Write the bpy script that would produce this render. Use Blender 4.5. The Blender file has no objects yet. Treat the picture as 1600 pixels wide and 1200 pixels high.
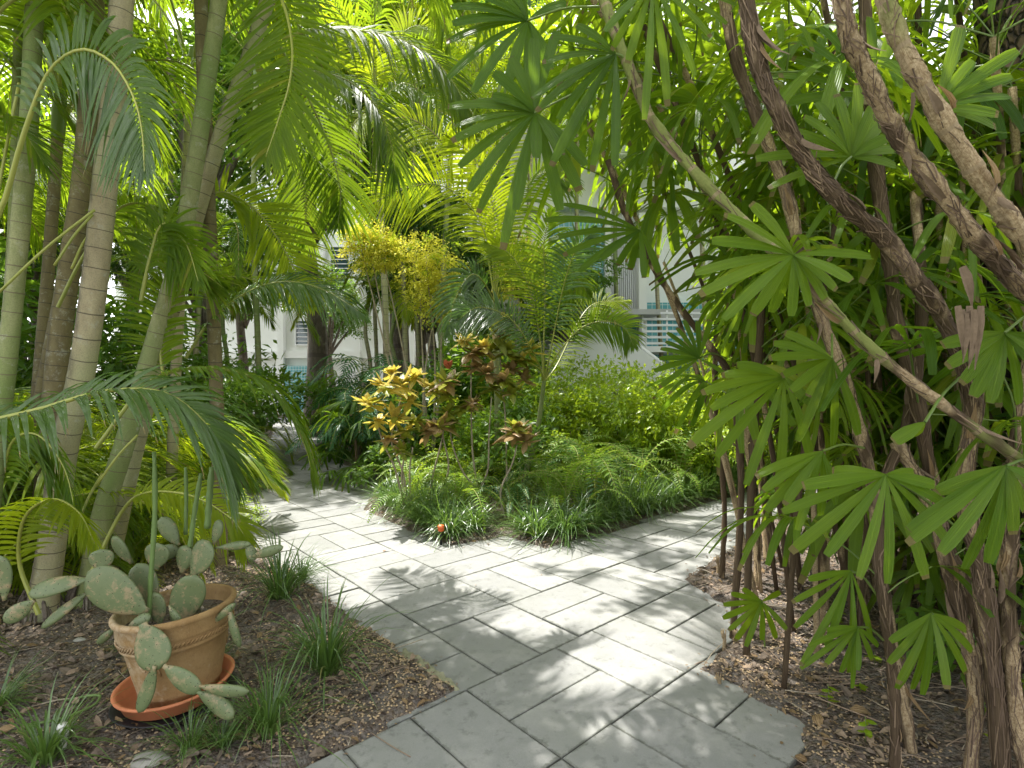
import bpy, math, random
import numpy as np
from mathutils import Vector, Matrix, Euler
random.seed(7); np.random.seed(7)
R = math.radians
S = bpy.context.scene
# ------------------------------------------------------------------ camera
H = 1.45; F = 828.0; HZ = 603.0          # eye height (m), focal length and horizon of the 1600x1200 photograph
cam_d = bpy.data.cameras.new("camera"); cam = bpy.data.objects.new("camera", cam_d)
S.collection.objects.link(cam); S.camera = cam
cam_d.sensor_width = 36; cam_d.lens = 36 * F / 1600; cam_d.shift_y = 3 / 1600
cam_d.clip_start = 0.05; cam_d.clip_end = 2000
cam.location = (0, 0, H); cam.rotation_euler = (R(90), 0, 0)
# ------------------------------------------------------------------ sky, sun, exposure
SUN_AZ = Vector((-0.75, 0.62, 0)).normalized(); SUN_EL = R(64)
W_ = bpy.data.worlds.new("World"); S.world = W_; W_.use_nodes = True
nt = W_.node_tree; nt.nodes.clear()
sky = nt.nodes.new('ShaderNodeTexSky'); sky.sky_type = 'NISHITA'; sky.sun_disc = False
sky.sun_elevation = SUN_EL; sky.sun_rotation = math.atan2(SUN_AZ.x, SUN_AZ.y)
sky.air_density = 1.0; sky.dust_density = 2.0; sky.ozone_density = 0.6
hsv = nt.nodes.new('ShaderNodeHueSaturation'); hsv.inputs['Saturation'].default_value = 0.18
bg = nt.nodes.new('ShaderNodeBackground'); bg.inputs['Strength'].default_value = 0.15
wo = nt.nodes.new('ShaderNodeOutputWorld')
nt.links.new(sky.outputs[0], hsv.inputs['Color']); nt.links.new(hsv.outputs[0], bg.inputs[0]); nt.links.new(bg.outputs[0], wo.inputs[0])
sl = bpy.data.lights.new("sun", 'SUN'); sl.energy = 2.75; sl.angle = R(0.55); sl.color = (1.0, 0.965, 0.915)
so = bpy.data.objects.new("sun", sl); S.collection.objects.link(so)
sd = (SUN_AZ * math.cos(SUN_EL) + Vector((0, 0, math.sin(SUN_EL))))
so.rotation_euler = sd.to_track_quat('Z', 'Y').to_euler(); so.location = (-6, 8, 14)
S.view_settings.view_transform = 'Standard'; S.view_settings.look = 'None'
S.view_settings.gamma = 1; S.view_settings.use_curve_mapping = False
S.view_settings.exposure = 2.02
cy = S.cycles
cy.max_bounces = 9; cy.diffuse_bounces = 5; cy.glossy_bounces = 2; cy.transmission_bounces = 6; cy.transparent_max_bounces = 4
cy.caustics_reflective = False; cy.caustics_refractive = False; cy.sample_clamp_indirect = 6
cy.use_denoising = True
# ------------------------------------------------------------------ helpers
def W(px, py, Y): return Vector(((px - 800) / F * Y, Y, H - (py - HZ) / F * Y))
def G(px, py, z=0.0):
    Y = F * (H - z) / (py - HZ); return Vector(((px - 800) / F * Y, Y, z))
def cr(P, n):
    """Catmull-Rom samples of a control polyline."""
    P = [Vector(p) for p in P]
    if len(P) == 2: return [P[0].lerp(P[1], i / (n - 1)) for i in range(n)]
    Q = [P[0] * 2 - P[1]] + P + [P[-1] * 2 - P[-2]]; out = []
    m = len(P) - 1
    for i in range(n):
        t = i / (n - 1) * m; k = min(int(t), m - 1); t -= k
        a, b, c, d = Q[k:k + 4]
        out.append(0.5 * ((2 * b) + (c - a) * t + (2 * a - 5 * b + 4 * c - d) * t * t + (3 * b - a - 3 * c + d) * t ** 3))
    return out
def tang(P):
    n = len(P)
    return [(P[min(i + 1, n - 1)] - P[max(i - 1, 0)]).normalized() for i in range(n)]
class MB:
    def __init__(s): s.v = []; s.f = []; s.uv = []; s.mi = []
    def vert(s, p, u=0.0, v=0.0): s.v.append((p[0], p[1], p[2])); s.uv.append((u, v)); return len(s.v) - 1
    def face(s, idx, m=0): s.f.append(tuple(idx)); s.mi.append(m)
    def mesh(s, name, mats, origin=(0, 0, 0), smooth=True):
        me = bpy.data.meshes.new(name)
        o = origin
        vs = [(a[0] - o[0], a[1] - o[1], a[2] - o[2]) for a in s.v]
        me.from_pydata(vs, [], s.f)
        uvl = me.uv_layers.new(name="UVMap")
        li = np.empty(len(me.loops), dtype=np.int32); me.loops.foreach_get('vertex_index', li)
        uvl.data.foreach_set('uv', np.array(s.uv, dtype=np.float32)[li].ravel())
        if not isinstance(mats, (list, tuple)): mats = [mats]
        for m in mats: me.materials.append(m)
        if len(mats) > 1: me.polygons.foreach_set('material_index', np.array(s.mi, dtype=np.int32))
        if smooth: me.polygons.foreach_set('use_smooth', np.ones(len(me.polygons), dtype=bool))
        me.update(); return me
    def build(s, name, mats, parent=None, smooth=True, loc=None):
        o = Vector(parent.location) if (parent and loc is None) else Vector(loc or (0, 0, 0))
        if parent and parent.parent: o = Vector(parent.parent.location) + Vector(parent.location)
        if not isinstance(mats, list) and mats.name in ('white_stucco', 'grey_concrete_band', 'teal_tile'): smooth = False
        me = s.mesh(name, mats, o, smooth)
        ob = bpy.data.objects.new(name, me); S.collection.objects.link(ob)
        if parent: ob.parent = parent
        elif loc is not None: ob.location = loc
        return ob
    # shapes ------------------------------------------------------
    def ribbon(s, P, wd, Wv, fold=0.0, m=0, across=2, twist=0.0):
        """leaf blade along centreline P, half widths wd, side vectors Wv; UV x across, y along"""
        n = len(P); T = tang(P); rows = []
        for i in range(n):
            w = (Wv[i] if isinstance(Wv, list) else Wv); w = (w - T[i] * w.dot(T[i]))
            w = w.normalized() if w.length > 1e-6 else T[i].orthogonal().normalized()
            if twist: w = Matrix.Rotation(twist * i / (n - 1), 3, T[i]) @ w
            nn = T[i].cross(w); row = []
            for k in range(across + 1):
                a = k / across * 2 - 1
                z = abs(a) if across == 2 else (k % 2)
                row.append(s.vert(P[i] + w * (a * wd[i]) + nn * (fold * wd[i] * z), k / across, i / (n - 1)))
            rows.append(row)
        for i in range(n - 1):
            for k in range(across): s.face((rows[i][k], rows[i][k + 1], rows[i + 1][k + 1], rows[i + 1][k]), m)
    def tube(s, P, r, ns=8, m=0, vs=None, cap=True, lump=0.0, seed=0):
        n = len(P); T = tang(P); u = T[0].orthogonal().normalized(); rows = []
        rnd = random.Random(seed); L = 0
        for i in range(n):
            if i: L += (P[i] - P[i - 1]).length
            u = (u - T[i] * u.dot(T[i])).normalized(); w = T[i].cross(u)
            rr = r[i] if isinstance(r, (list, tuple)) else r
            row = []
            for k in range(ns + 1):
                a = 2 * math.pi * k / ns
                q = rr * (1 + (lump * (rnd.random() - .5) if (lump and k < ns) else 0))
                if k == ns and lump: row.append(s.vert(s.v[row[0]], 1, vs[i] if vs else L)); continue
                row.append(s.vert(P[i] + (u * math.cos(a) + w * math.sin(a)) * q, k / ns, vs[i] if vs else L))
            rows.append(row)
        for i in range(n - 1):
            for k in range(ns): s.face((rows[i][k], rows[i][k + 1], rows[i + 1][k + 1], rows[i + 1][k]), m)
        if cap:
            s.face([rows[-1][k] for k in range(ns)], m); s.face([rows[0][k] for k in range(ns - 1, -1, -1)], m)
    def box(s, x0, x1, y0, y1, z0, z1, m=0):
        i = [s.vert((x, y, z), x + y, z) for z in (z0, z1) for y in (y0, y1) for x in (x0, x1)]
        for f in ((0, 2, 3, 1), (4, 5, 7, 6), (0, 1, 5, 4), (2, 6, 7, 3), (0, 4, 6, 2), (1, 3, 7, 5)): s.face([i[j] for j in f], m)
    def prism(s, pts, y0, y1, m=0):
        """polygon in xz extruded along y"""
        a = [s.vert((p[0], y0, p[1]), p[0], p[1]) for p in pts]; b = [s.vert((p[0], y1, p[1]), p[0], p[1]) for p in pts]
        s.face(a, m); s.face(b[::-1], m)
        for i in range(len(pts)):
            j = (i + 1) % len(pts); s.face((a[j], a[i], b[i], b[j]), m)
    def lathe(s, prof, c=(0, 0, 0), ns=48, m=0):
        rows = []
        for r, z in prof: rows.append([s.vert((c[0] + r * math.cos(2 * math.pi * k / ns), c[1] + r * math.sin(2 * math.pi * k / ns), c[2] + z), k / ns * 6, z) for k in range(ns + 1)])
        for i in range(len(rows) - 1):
            for k in range(ns): s.face((rows[i][k], rows[i][k + 1], rows[i + 1][k + 1], rows[i + 1][k]), m)
def link(name, me, parent=None, loc=(0, 0, 0), rot=(0, 0, 0), sc=1.0):
    o = bpy.data.objects.new(name, me); S.collection.objects.link(o); o.parent = parent
    o.location = loc; o.rotation_euler = rot; o.scale = (sc, sc, sc) if not isinstance(sc, tuple) else sc
    return o
ORD = []   # things whose label takes an ordinal by place in the photograph
def tag(o, label, cat, group=None, kind=None, key=None):
    o['label'] = label; o['category'] = cat
    if group: o['group'] = group
    if kind: o['kind'] = kind
    if key: ORD.append((key, o))
    return o
def thing(name, label, cat, loc, group=None, key=None):
    o = bpy.data.objects.new(name, None); S.collection.objects.link(o); o.location = loc; o.empty_display_size = .1
    return tag(o, label, cat, group, None, key)
def struct(o): o['kind'] = 'structure'; return o
def stuff(o, label=None, cat=None):
    o['kind'] = 'stuff'
    if label: o['label'] = label; o['category'] = cat
    return o
# ------------------------------------------------------------------ materials
def newmat(name):
    m = bpy.data.materials.new(name); m.use_nodes = True; t = m.node_tree; t.nodes.clear()
    out = t.nodes.new('ShaderNodeOutputMaterial'); p = t.nodes.new('ShaderNodeBsdfPrincipled')
    t.links.new(p.outputs[0], out.inputs[0]); return m, t, p, out
def N(t, ty, **kw):
    n = t.nodes.new(ty)
    for k, v in kw.items():
        if k.startswith('i_'):
            k = k[2:]; n.inputs[int(k) if k.isdigit() else k.replace('_', ' ')].default_value = v
        else: setattr(n, k, v)
    return n
def L(t, a, b): t.links.new(a, b)
def math_(t, op, a, b=None, c=None):
    n = t.nodes.new('ShaderNodeMath'); n.operation = op
    for i, x in enumerate((a, b, c)):
        if x is None: continue
        if isinstance(x, (int, float)): n.inputs[i].default_value = x
        else: t.links.new(x, n.inputs[i])
    return n.outputs[0]
def mix(t, f, a, b):
    n = t.nodes.new('ShaderNodeMix'); n.data_type = 'RGBA'
    for s_, x in ((n.inputs[0], f), (n.inputs[6], a), (n.inputs[7], b)):
        if isinstance(x, (int, float)): s_.default_value = x
        elif isinstance(x, tuple): s_.default_value = (*x[:3], 1)
        else: t.links.new(x, s_)
    return n.outputs[2]
def ramp(t, fac, stops, interp='LINEAR'):
    n = t.nodes.new('ShaderNodeValToRGB'); cr_ = n.color_ramp; cr_.interpolation = interp
    while len(cr_.elements) > 1: cr_.elements.remove(cr_.elements[-1])
    cr_.elements[0].position = stops[0][0]; cr_.elements[0].color = (*stops[0][1], 1)
    for p, c in stops[1:]:
        e = cr_.elements.new(p); e.color = (*c, 1)
    if fac is not None: t.links.new(fac, n.inputs[0])
    return n.outputs[0]
def noise(t, vec, sc, det=3, rough=.55, out=0):
    n = t.nodes.new('ShaderNodeTexNoise'); n.inputs['Scale'].default_value = sc; n.inputs['Detail'].default_value = det; n.inputs['Roughness'].default_value = rough
    if vec is not None: t.links.new(vec, n.inputs['Vector'])
    return n.outputs[out]
def bump(t, p, h, st, dist=.01):
    b = t.nodes.new('ShaderNodeBump'); b.inputs['Strength'].default_value = st; b.inputs['Distance'].default_value = dist
    t.links.new(h, b.inputs['Height']); t.links.new(b.outputs[0], p.inputs['Normal'])
def leafmat(name, c1, c2, tr, trf=0.42, rough=.38, tip=(.30, .22, .07), tipat=.93, old=None, veins=5, spec=.5):
    """leaf: c1..c2 over leaves, tr = light shone through, dry tips beyond tipat"""
    m, t, p, out = newmat(name)
    geo = N(t, 'ShaderNodeNewGeometry'); oi = N(t, 'ShaderNodeObjectInfo'); uv = N(t, 'ShaderNodeUVMap'); tc = N(t, 'ShaderNodeTexCoord')
    sep = N(t, 'ShaderNodeSeparateXYZ'); L(t, uv.outputs[0], sep.inputs[0])
    rnd = math_(t, 'ADD', math_(t, 'MULTIPLY', geo.outputs['Random Per Island'], .45), math_(t, 'MULTIPLY', oi.outputs['Random'], .55))
    nz = noise(t, tc.outputs['Object'], 9, 2)
    f = math_(t, 'ADD', math_(t, 'MULTIPLY', rnd, .8), math_(t, 'MULTIPLY', math_(t, 'SUBTRACT', nz, .5), .6))
    f = math_(t, 'MINIMUM', math_(t, 'MAXIMUM', f, 0.0), 1.0)
    col = mix(t, f, c1, c2)
    if old:   # a few leaflets have turned
        o_ = math_(t, 'GREATER_THAN', geo.outputs['Random Per Island'], .965); col = mix(t, math_(t, 'MULTIPLY', o_, math_(t, 'MULTIPLY', nz, 1.1)), col, old)
    sp_ = ramp(t, noise(t, tc.outputs['Object'], 48, 3, .6), [(.66, (0, 0, 0)), (.74, (.6, .6, .6))]); col = mix(t, sp_, col, tuple(.5 * x + .5 * y for x, y in zip(tip, c2)))
    mid = math_(t, 'LESS_THAN', math_(t, 'ABSOLUTE', math_(t, 'SUBTRACT', sep.outputs[0], .5)), .05)
    col = mix(t, math_(t, 'MULTIPLY', mid, .35), col, tuple(min(1, x * 1.6) for x in c2))
    tp = math_(t, 'GREATER_THAN', math_(t, 'ADD', sep.outputs[1], math_(t, 'MULTIPLY', math_(t, 'SUBTRACT', geo.outputs['Random Per Island'], .5), .13)), tipat)
    col = mix(t, tp, col, tip)
    L(t, col, p.inputs['Base Color']); p.inputs['Roughness'].default_value = rough
    p.inputs['Specular IOR Level'].default_value = spec
    if veins:
        st_ = math_(t, 'POWER', math_(t, 'ABSOLUTE', math_(t, 'SINE', math_(t, 'MULTIPLY', sep.outputs[0], veins * 3.1416))), 5.0)
        L(t, mix(t, math_(t, 'MULTIPLY', st_, .45), col, tuple(x * .5 for x in c1)), p.inputs['Base Color'])
        wv = math_(t, 'SINE', math_(t, 'MULTIPLY', sep.outputs[0], veins * 6.283))
        bump(t, p, wv, .5, .003)
    tl = N(t, 'ShaderNodeBsdfTranslucent'); tcol = mix(t, f, tr, tuple(x * y for x, y in zip(tr, (1.25, 1.1, .9))))
    tcol = mix(t, tp, tcol, tip); L(t, tcol, tl.inputs[0])
    ms = N(t, 'ShaderNodeMixShader'); ms.inputs[0].default_value = trf
    L(t, p.outputs[0], ms.inputs[1]); L(t, tl.outputs[0], ms.inputs[2]); L(t, ms.outputs[0], out.inputs[0])
    return m
M = {}
M['areca'] = leafmat('areca_leaf', (.05, .115, .007), (.15, .22, .012), (.34, .52, .02), old=(.38, .32, .05), tipat=.97, spec=.35)
M['areca_blue'] = leafmat('areca_leaf_blue', (.065, .125, .03), (.10, .17, .035), (.18, .38, .04), trf=.33, rough=.22, spec=.9, tipat=.97)
M['areca_yellow'] = leafmat('areca_leaf_yellow', (.13, .21, .008), (.28, .33, .015), (.56, .72, .02), trf=.48, tipat=.98, spec=.35)
M['rachis'] = leafmat('palm_rachis', (.22, .26, .05), (.38, .38, .08), (.4, .4, .1), trf=.05, tipat=2, veins=0)
M['rhapis'] = leafmat('lady_palm_leaf', (.055, .13, .008), (.14, .22, .014), (.38, .58, .02), rough=.36, tipat=1.005, veins=7, tip=(.22, .18, .06), spec=.3, old=(.26, .24, .03))
M['rhapis_deep'] = leafmat('lady_palm_leaf_deep', (.035, .09, .008), (.085, .15, .011), (.27, .48, .02), rough=.34, tipat=1.005, veins=7, tip=(.19, .15, .05), spec=.3)
M['petiole'] = leafmat('lady_palm_petiole', (.08, .14, .03), (.16, .22, .04), (.2, .3, .05), trf=.05, tipat=2, veins=0)
M['liriope'] = leafmat('border_grass_leaf', (.045, .10, .022), (.11, .19, .045), (.20, .36, .05), trf=.3, veins=0, rough=.28, tip=(.3, .3, .12), tipat=.98, spec=.8, old=(.36, .28, .13))
M['fern'] = leafmat('fern_leaf', (.10, .21, .018), (.21, .34, .03), (.38, .58, .04), trf=.4, veins=0, tipat=2, rough=.5)
M['fern_dark'] = leafmat('fern_leaf_dark', (.035, .11, .03), (.07, .17, .04), (.14, .32, .05), trf=.35, veins=0, tipat=2, rough=.45)
M['philo'] = leafmat('split_leaf', (.03, .10, .035), (.055, .15, .05), (.10, .28, .06), trf=.28, rough=.22, tipat=2)
M['bright'] = leafmat('bright_shrub_leaf', (.13, .25, .012), (.32, .40, .02), (.46, .62, .03), trf=.42, veins=0, tipat=2)
M['mid'] = leafmat('mid_shrub_leaf', (.06, .15, .02), (.13, .23, .03), (.24, .42, .03), trf=.38, veins=0, tipat=2)
M['dark'] = leafmat('dark_tree_leaf', (.025, .07, .015), (.055, .12, .02), (.12, .26, .03), trf=.35, veins=0, tipat=2, rough=.3)
M['flower'] = leafmat('yellow_blossom', (.66, .64, .06), (.82, .78, .16), (.72, .70, .08), trf=.4, veins=0, tipat=2, rough=.6)
M['croton_gold'] = leafmat('croton_gold', (.50, .40, .05), (.78, .64, .20), (.7, .6, .10), trf=.35, tipat=2, rough=.3)
M['croton_olive'] = leafmat('croton_olive', (.15, .20, .025), (.38, .37, .05), (.46, .50, .06), trf=.38, tipat=2, rough=.3)
M['croton_red'] = leafmat('croton_red', (.22, .16, .04), (.50, .33, .20), (.5, .34, .14), trf=.33, tipat=2, rough=.3)
M['dry'] = leafmat('dry_leaf', (.20, .12, .05), (.42, .30, .16), (.3, .2, .08), trf=.15, tipat=2, rough=.8)

def barkmat(name, a, b, ringc, sc=14, dark=(.05, .04, .03), stain=.45, bs=.4, green=None):
    m, t, p, out = newmat(name); tc = N(t, 'ShaderNodeTexCoord'); uv = N(t, 'ShaderNodeUVMap'); oi = N(t, 'ShaderNodeObjectInfo')
    sep = N(t, 'ShaderNodeSeparateXYZ'); L(t, uv.outputs[0], sep.inputs[0])
    mp = N(t, 'ShaderNodeMapping'); mp.inputs['Scale'].default_value = (1, 1, .35); L(t, tc.outputs['Object'], mp.inputs[0])
    n1 = noise(t, mp.outputs[0], sc, 6, .7); n2 = noise(t, mp.outputs[0], 2.2, 3); n3 = noise(t, tc.outputs['Object'], 160, 3, .7)
    col = mix(t, ramp(t, n1, [(.35, (0, 0, 0)), (.65, (1, 1, 1))]), a, b)
    if green: col = mix(t, ramp(t, n2, [(.42, (0, 0, 0)), (.60, (1, 1, 1))]), col, green)
    col = mix(t, math_(t, 'MULTIPLY', ramp(t, n3, [(.45, (0, 0, 0)), (.7, (1, 1, 1))]), .35), col, dark)
    col = mix(t, ramp(t, noise(t, tc.outputs['Object'], 11, 5, .8), [(.56, (0, 0, 0)), (.66, (.55, .55, .55))]), col, (.40, .40, .33))   # lichen
    # one long dark weathering streak down a side of the stem
    st = ramp(t, math_(t, 'ADD', math_(t, 'ABSOLUTE', math_(t, 'SUBTRACT', sep.outputs[0], .5)), math_(t, 'MULTIPLY', math_(t, 'SUBTRACT', n1, .5), .35)), [(.02, (1, 1, 1)), (.11, (0, 0, 0))])
    col = mix(t, math_(t, 'MULTIPLY', st, stain), col, dark)
    fr = math_(t, 'FRACT', math_(t, 'ADD', sep.outputs[1], math_(t, 'MULTIPLY', math_(t, 'SUBTRACT', n1, .5), .05)))
    rg = math_(t, 'MAXIMUM', math_(t, 'LESS_THAN', fr, .05), 0)
    col = mix(t, math_(t, 'MULTIPLY', rg, .8), col, ringc)
    L(t, col, p.inputs['Base Color']); p.inputs['Roughness'].default_value = .75
    bump(t, p, math_(t, 'ADD', n1, math_(t, 'MULTIPLY', rg, -.6)), bs, .01)
    return m
M['trunk_tan'] = barkmat('areca_trunk_tan', (.30, .25, .15), (.42, .36, .22), (.06, .045, .03), stain=.6, green=(.33, .34, .17))
M['trunk_green'] = barkmat('areca_trunk_green', (.21, .235, .085), (.33, .33, .16), (.13, .10, .06), stain=.3, green=(.17, .235, .06))
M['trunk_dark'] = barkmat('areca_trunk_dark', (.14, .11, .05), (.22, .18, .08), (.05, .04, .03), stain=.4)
M['stem'] = barkmat('shrub_stem', (.28, .22, .15), (.42, .36, .27), (.2, .15, .1), sc=30, stain=.2)
M['stem_dark'] = barkmat('shrub_stem_dark', (.10, .08, .06), (.20, .16, .12), (.08, .06, .05), sc=30, stain=.2)
def canemat(name, tanf, greenf):
    m, t, p, out = newmat(name); tc = N(t, 'ShaderNodeTexCoord'); uv = N(t, 'ShaderNodeUVMap'); oi = N(t, 'ShaderNodeObjectInfo')
    sep = N(t, 'ShaderNodeSeparateXYZ'); L(t, uv.outputs[0], sep.inputs[0])
    mp = N(t, 'ShaderNodeMapping'); mp.inputs['Scale'].default_value = (1, 1, .3); L(t, tc.outputs['Object'], mp.inputs[0])
    # fibres run along the cane: stretch the UV
    mu = N(t, 'ShaderNodeMapping'); mu.inputs['Scale'].default_value = (30, 2.2, 1); L(t, uv.outputs[0], mu.inputs[0])
    fib = noise(t, mu.outputs[0], 3.0, 5, .7); big = noise(t, mp.outputs[0], 7, 3, .6); big2 = noise(t, mp.outputs[0], 3.1, 2, .5); fine = noise(t, tc.outputs['Object'], 120, 4, .7)
    brown = mix(t, ramp(t, fib, [(.35, (0, 0, 0)), (.68, (1, 1, 1))]), (.055, .036, .022), (.20, .142, .085))
    tan = mix(t, ramp(t, fine, [(.38, (0, 0, 0)), (.6, (1, 1, 1))]), (.36, .25, .135), (.64, .50, .31))
    tan = mix(t, ramp(t, fib, [(.5, (0, 0, 0)), (.75, (1, 1, 1))]), tan, (.20, .125, .065))
    col = mix(t, ramp(t, big, [(1 - tanf - .03, (0, 0, 0)), (1 - tanf + .03, (1, 1, 1))]), brown, tan)
    if greenf:
        gr = mix(t, fine, (.20, .25, .06), (.34, .36, .12))
        col = mix(t, ramp(t, big2, [(1 - greenf - .03, (0, 0, 0)), (1 - greenf + .03, (1, 1, 1))]), col, gr)
        fr = math_(t, 'FRACT', math_(t, 'MULTIPLY', sep.outputs[1], 9.0)); col = mix(t, math_(t, 'MULTIPLY', math_(t, 'LESS_THAN', fr, .1), .8), col, (.42, .32, .2))
    L(t, col, p.inputs['Base Color']); p.inputs['Roughness'].default_value = .9; p.inputs['Specular IOR Level'].default_value = .2
    bump(t, p, math_(t, 'ADD', fib, big), .9, .012)
    return m
M['cane_brown'] = canemat('cane_fibre_brown', .42, 0)
M['cane_mixed'] = canemat('cane_fibre_mixed', .56, 0)
M['cane_tan'] = canemat('cane_peeled_tan', .66, .36)
M['cane_green'] = canemat('cane_green_jointed', .55, .60)
m, t, p, out = newmat('fibre_hair'); geo = N(t, 'ShaderNodeNewGeometry')
L(t, ramp(t, geo.outputs['Random Per Island'], [(0, (.07, .045, .03)), (.75, (.16, .11, .07)), (1, (.28, .20, .125))]), p.inputs['Base Color']); p.inputs['Roughness'].default_value = .95
M['fibre'] = m
m, t, p, out = newmat('rough_bark'); tc = N(t, 'ShaderNodeTexCoord'); mp = N(t, 'ShaderNodeMapping'); mp.inputs['Scale'].default_value = (1, 1, .45); L(t, tc.outputs['Object'], mp.inputs[0])
v = N(t, 'ShaderNodeTexVoronoi', feature='DISTANCE_TO_EDGE'); v.inputs['Scale'].default_value = 26; nzv = noise(t, mp.outputs[0], 12, 3, out=1)
ad = N(t, 'ShaderNodeMix', data_type='RGBA'); ad.inputs[0].default_value = .08; L(t, mp.outputs[0], ad.inputs[6]); L(t, nzv, ad.inputs[7]); L(t, ad.outputs[2], v.inputs['Vector'])
L(t, mix(t, ramp(t, v.outputs[0], [(.02, (0, 0, 0)), (.12, (1, 1, 1))]), (.02, .014, .01), mix(t, noise(t, tc.outputs['Object'], 40), (.07, .045, .03), (.20, .14, .09))), p.inputs['Base Color'])
bump(t, p, ramp(t, v.outputs[0], [(0, (0, 0, 0)), (.2, (1, 1, 1))]), 1, .03); p.inputs['Roughness'].default_value = .9
M['oak'] = m
def plain(name, c, rough=.6, var=.25, sc=12, spec=.4, metal=0, bs=.1):
    m, t, p, out = newmat(name); tc = N(t, 'ShaderNodeTexCoord'); n = noise(t, tc.outputs['Object'], sc, 5, .65)
    L(t, mix(t, n, tuple(x * (1 - var) for x in c), tuple(min(1, x * (1 + var)) for x in c)), p.inputs['Base Color'])
    p.inputs['Roughness'].default_value = rough; p.inputs['Specular IOR Level'].default_value = spec; p.inputs['Metallic'].default_value = metal
    if bs: bump(t, p, n, bs, .01)
    return m
M['white_wall'] = plain('white_stucco', (.80, .80, .77), .8, .06, 3, bs=.05)
M['white_rail'] = plain('white_painted_metal', (.80, .80, .80), .4, .03)
M['grey_conc'] = plain('grey_concrete_band', (.42, .42, .40), .85, .2, 5)
M['glass'] = plain('dark_window_glass', (.05, .09, .10), .08, .2, 3, spec=.9, bs=0)
M['skin'] = plain('skin', (.55, .33, .24), .55, .08, 8, bs=0)
M['hair'] = plain('dark_hair', (.02, .014, .01), .6, .3, 40)
M['shorts'] = plain('navy_cloth', (.05, .07, .12), .9)
M['orange'] = plain('orange_plastic', (.75, .17, .05), .45, .12, 30, bs=.02)
M['black'] = plain('black_plastic', (.02, .02, .022), .5, .3, 30)
M['whitepl'] = plain('white_plastic', (.72, .71, .66), .5, .12, 20)
# terracotta
m, t, p, out = newmat('terracotta'); tc = N(t, 'ShaderNodeTexCoord')
n1 = noise(t, tc.outputs['Object'], 6, 6, .7); n2 = noise(t, tc.outputs['Object'], 22, 5, .7); sp = N(t, 'ShaderNodeSeparateXYZ'); L(t, tc.outputs['Object'], sp.inputs[0])
c = mix(t, ramp(t, n1, [(.35, (0, 0, 0)), (.65, (1, 1, 1))]), (.24, .14, .05), (.35, .225, .095))
pale_left = math_(t, 'MULTIPLY', ramp(t, math_(t, 'ADD', n2, math_(t, 'MULTIPLY', sp.outputs[0], -.9)), [(.52, (0, 0, 0)), (.78, (1, 1, 1))]), .7)  # blotchy paler tone, stronger towards the left side
c = mix(t, pale_left, c, (.52, .42, .28)); c = mix(t, ramp(t, noise(t, tc.outputs['Object'], 70, 3, .6), [(.55, (0, 0, 0)), (.8, (.6, .6, .6))]), c, (.16, .09, .04))
L(t, c, p.inputs['Base Color']); p.inputs['Roughness'].default_value = .85; bump(t, p, n2, .35, .01); M['terra'] = m
M['sheath'] = plain('dry_leaf_sheath', (.17, .125, .085), .95, .5, 45, spec=.1, bs=.5)
M['saucer'] = plain('orange_terracotta_plastic', (.56, .20, .09), .6, .22, 16)
# cactus
m, t, p, out = newmat('cactus_skin'); tc = N(t, 'ShaderNodeTexCoord'); oi = N(t, 'ShaderNodeObjectInfo'); uv = N(t, 'ShaderNodeUVMap'); sep = N(t, 'ShaderNodeSeparateXYZ'); L(t, uv.outputs[0], sep.inputs[0])
n1 = noise(t, tc.outputs['Object'], 20, 5, .7); n2 = noise(t, tc.outputs['Object'], 55, 3)
c = mix(t, n1, (.085, .115, .045), (.16, .195, .085))
sc_ = ramp(t, math_(t, 'ADD', n1, math_(t, 'MULTIPLY', sep.outputs[1], -.16)), [(.44, (0, 0, 0)), (.54, (1, 1, 1))])
c = mix(t, math_(t, 'MULTIPLY', sc_, .75), c, (.30, .22, .12)); c = mix(t, ramp(t, n2, [(.62, (0, 0, 0)), (.70, (.8, .8, .8))]), c, (.30, .22, .12))
L(t, c, p.inputs['Base Color']); p.inputs['Roughness'].default_value = .5; bump(t, p, n1, .3, .006); M['cactus'] = m
M['cactus_green'] = plain('young_cactus_skin', (.13, .20, .06), .45, .25, 20)
M['areole'] = plain('areole', (.04, .03, .02), .9, .3)
# teal tile
m, t, p, out = newmat('teal_tile'); tc = N(t, 'ShaderNodeTexCoord'); mp = N(t, 'ShaderNodeMapping'); mp.inputs['Rotation'].default_value = (R(90), 0, 0); L(t, tc.outputs['Object'], mp.inputs[0])
b = N(t, 'ShaderNodeTexBrick', offset=0.0, squash=1.0); L(t, mp.outputs[0], b.inputs[0]); b.inputs['Scale'].default_value = 1.0
b.inputs['Brick Width'].default_value = .14; b.inputs['Row Height'].default_value = .14; b.inputs['Mortar Size'].default_value = .006; b.inputs['Mortar Smooth'].default_value = 0
b.inputs['Color1'].default_value = (.085, .30, .33, 1); b.inputs['Color2'].default_value = (.14, .38, .40, 1); b.inputs['Mortar'].default_value = (.62, .70, .68, 1)
L(t, b.outputs[0], p.inputs['Base Color']); p.inputs['Roughness'].default_value = .18; M['tile'] = m
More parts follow.
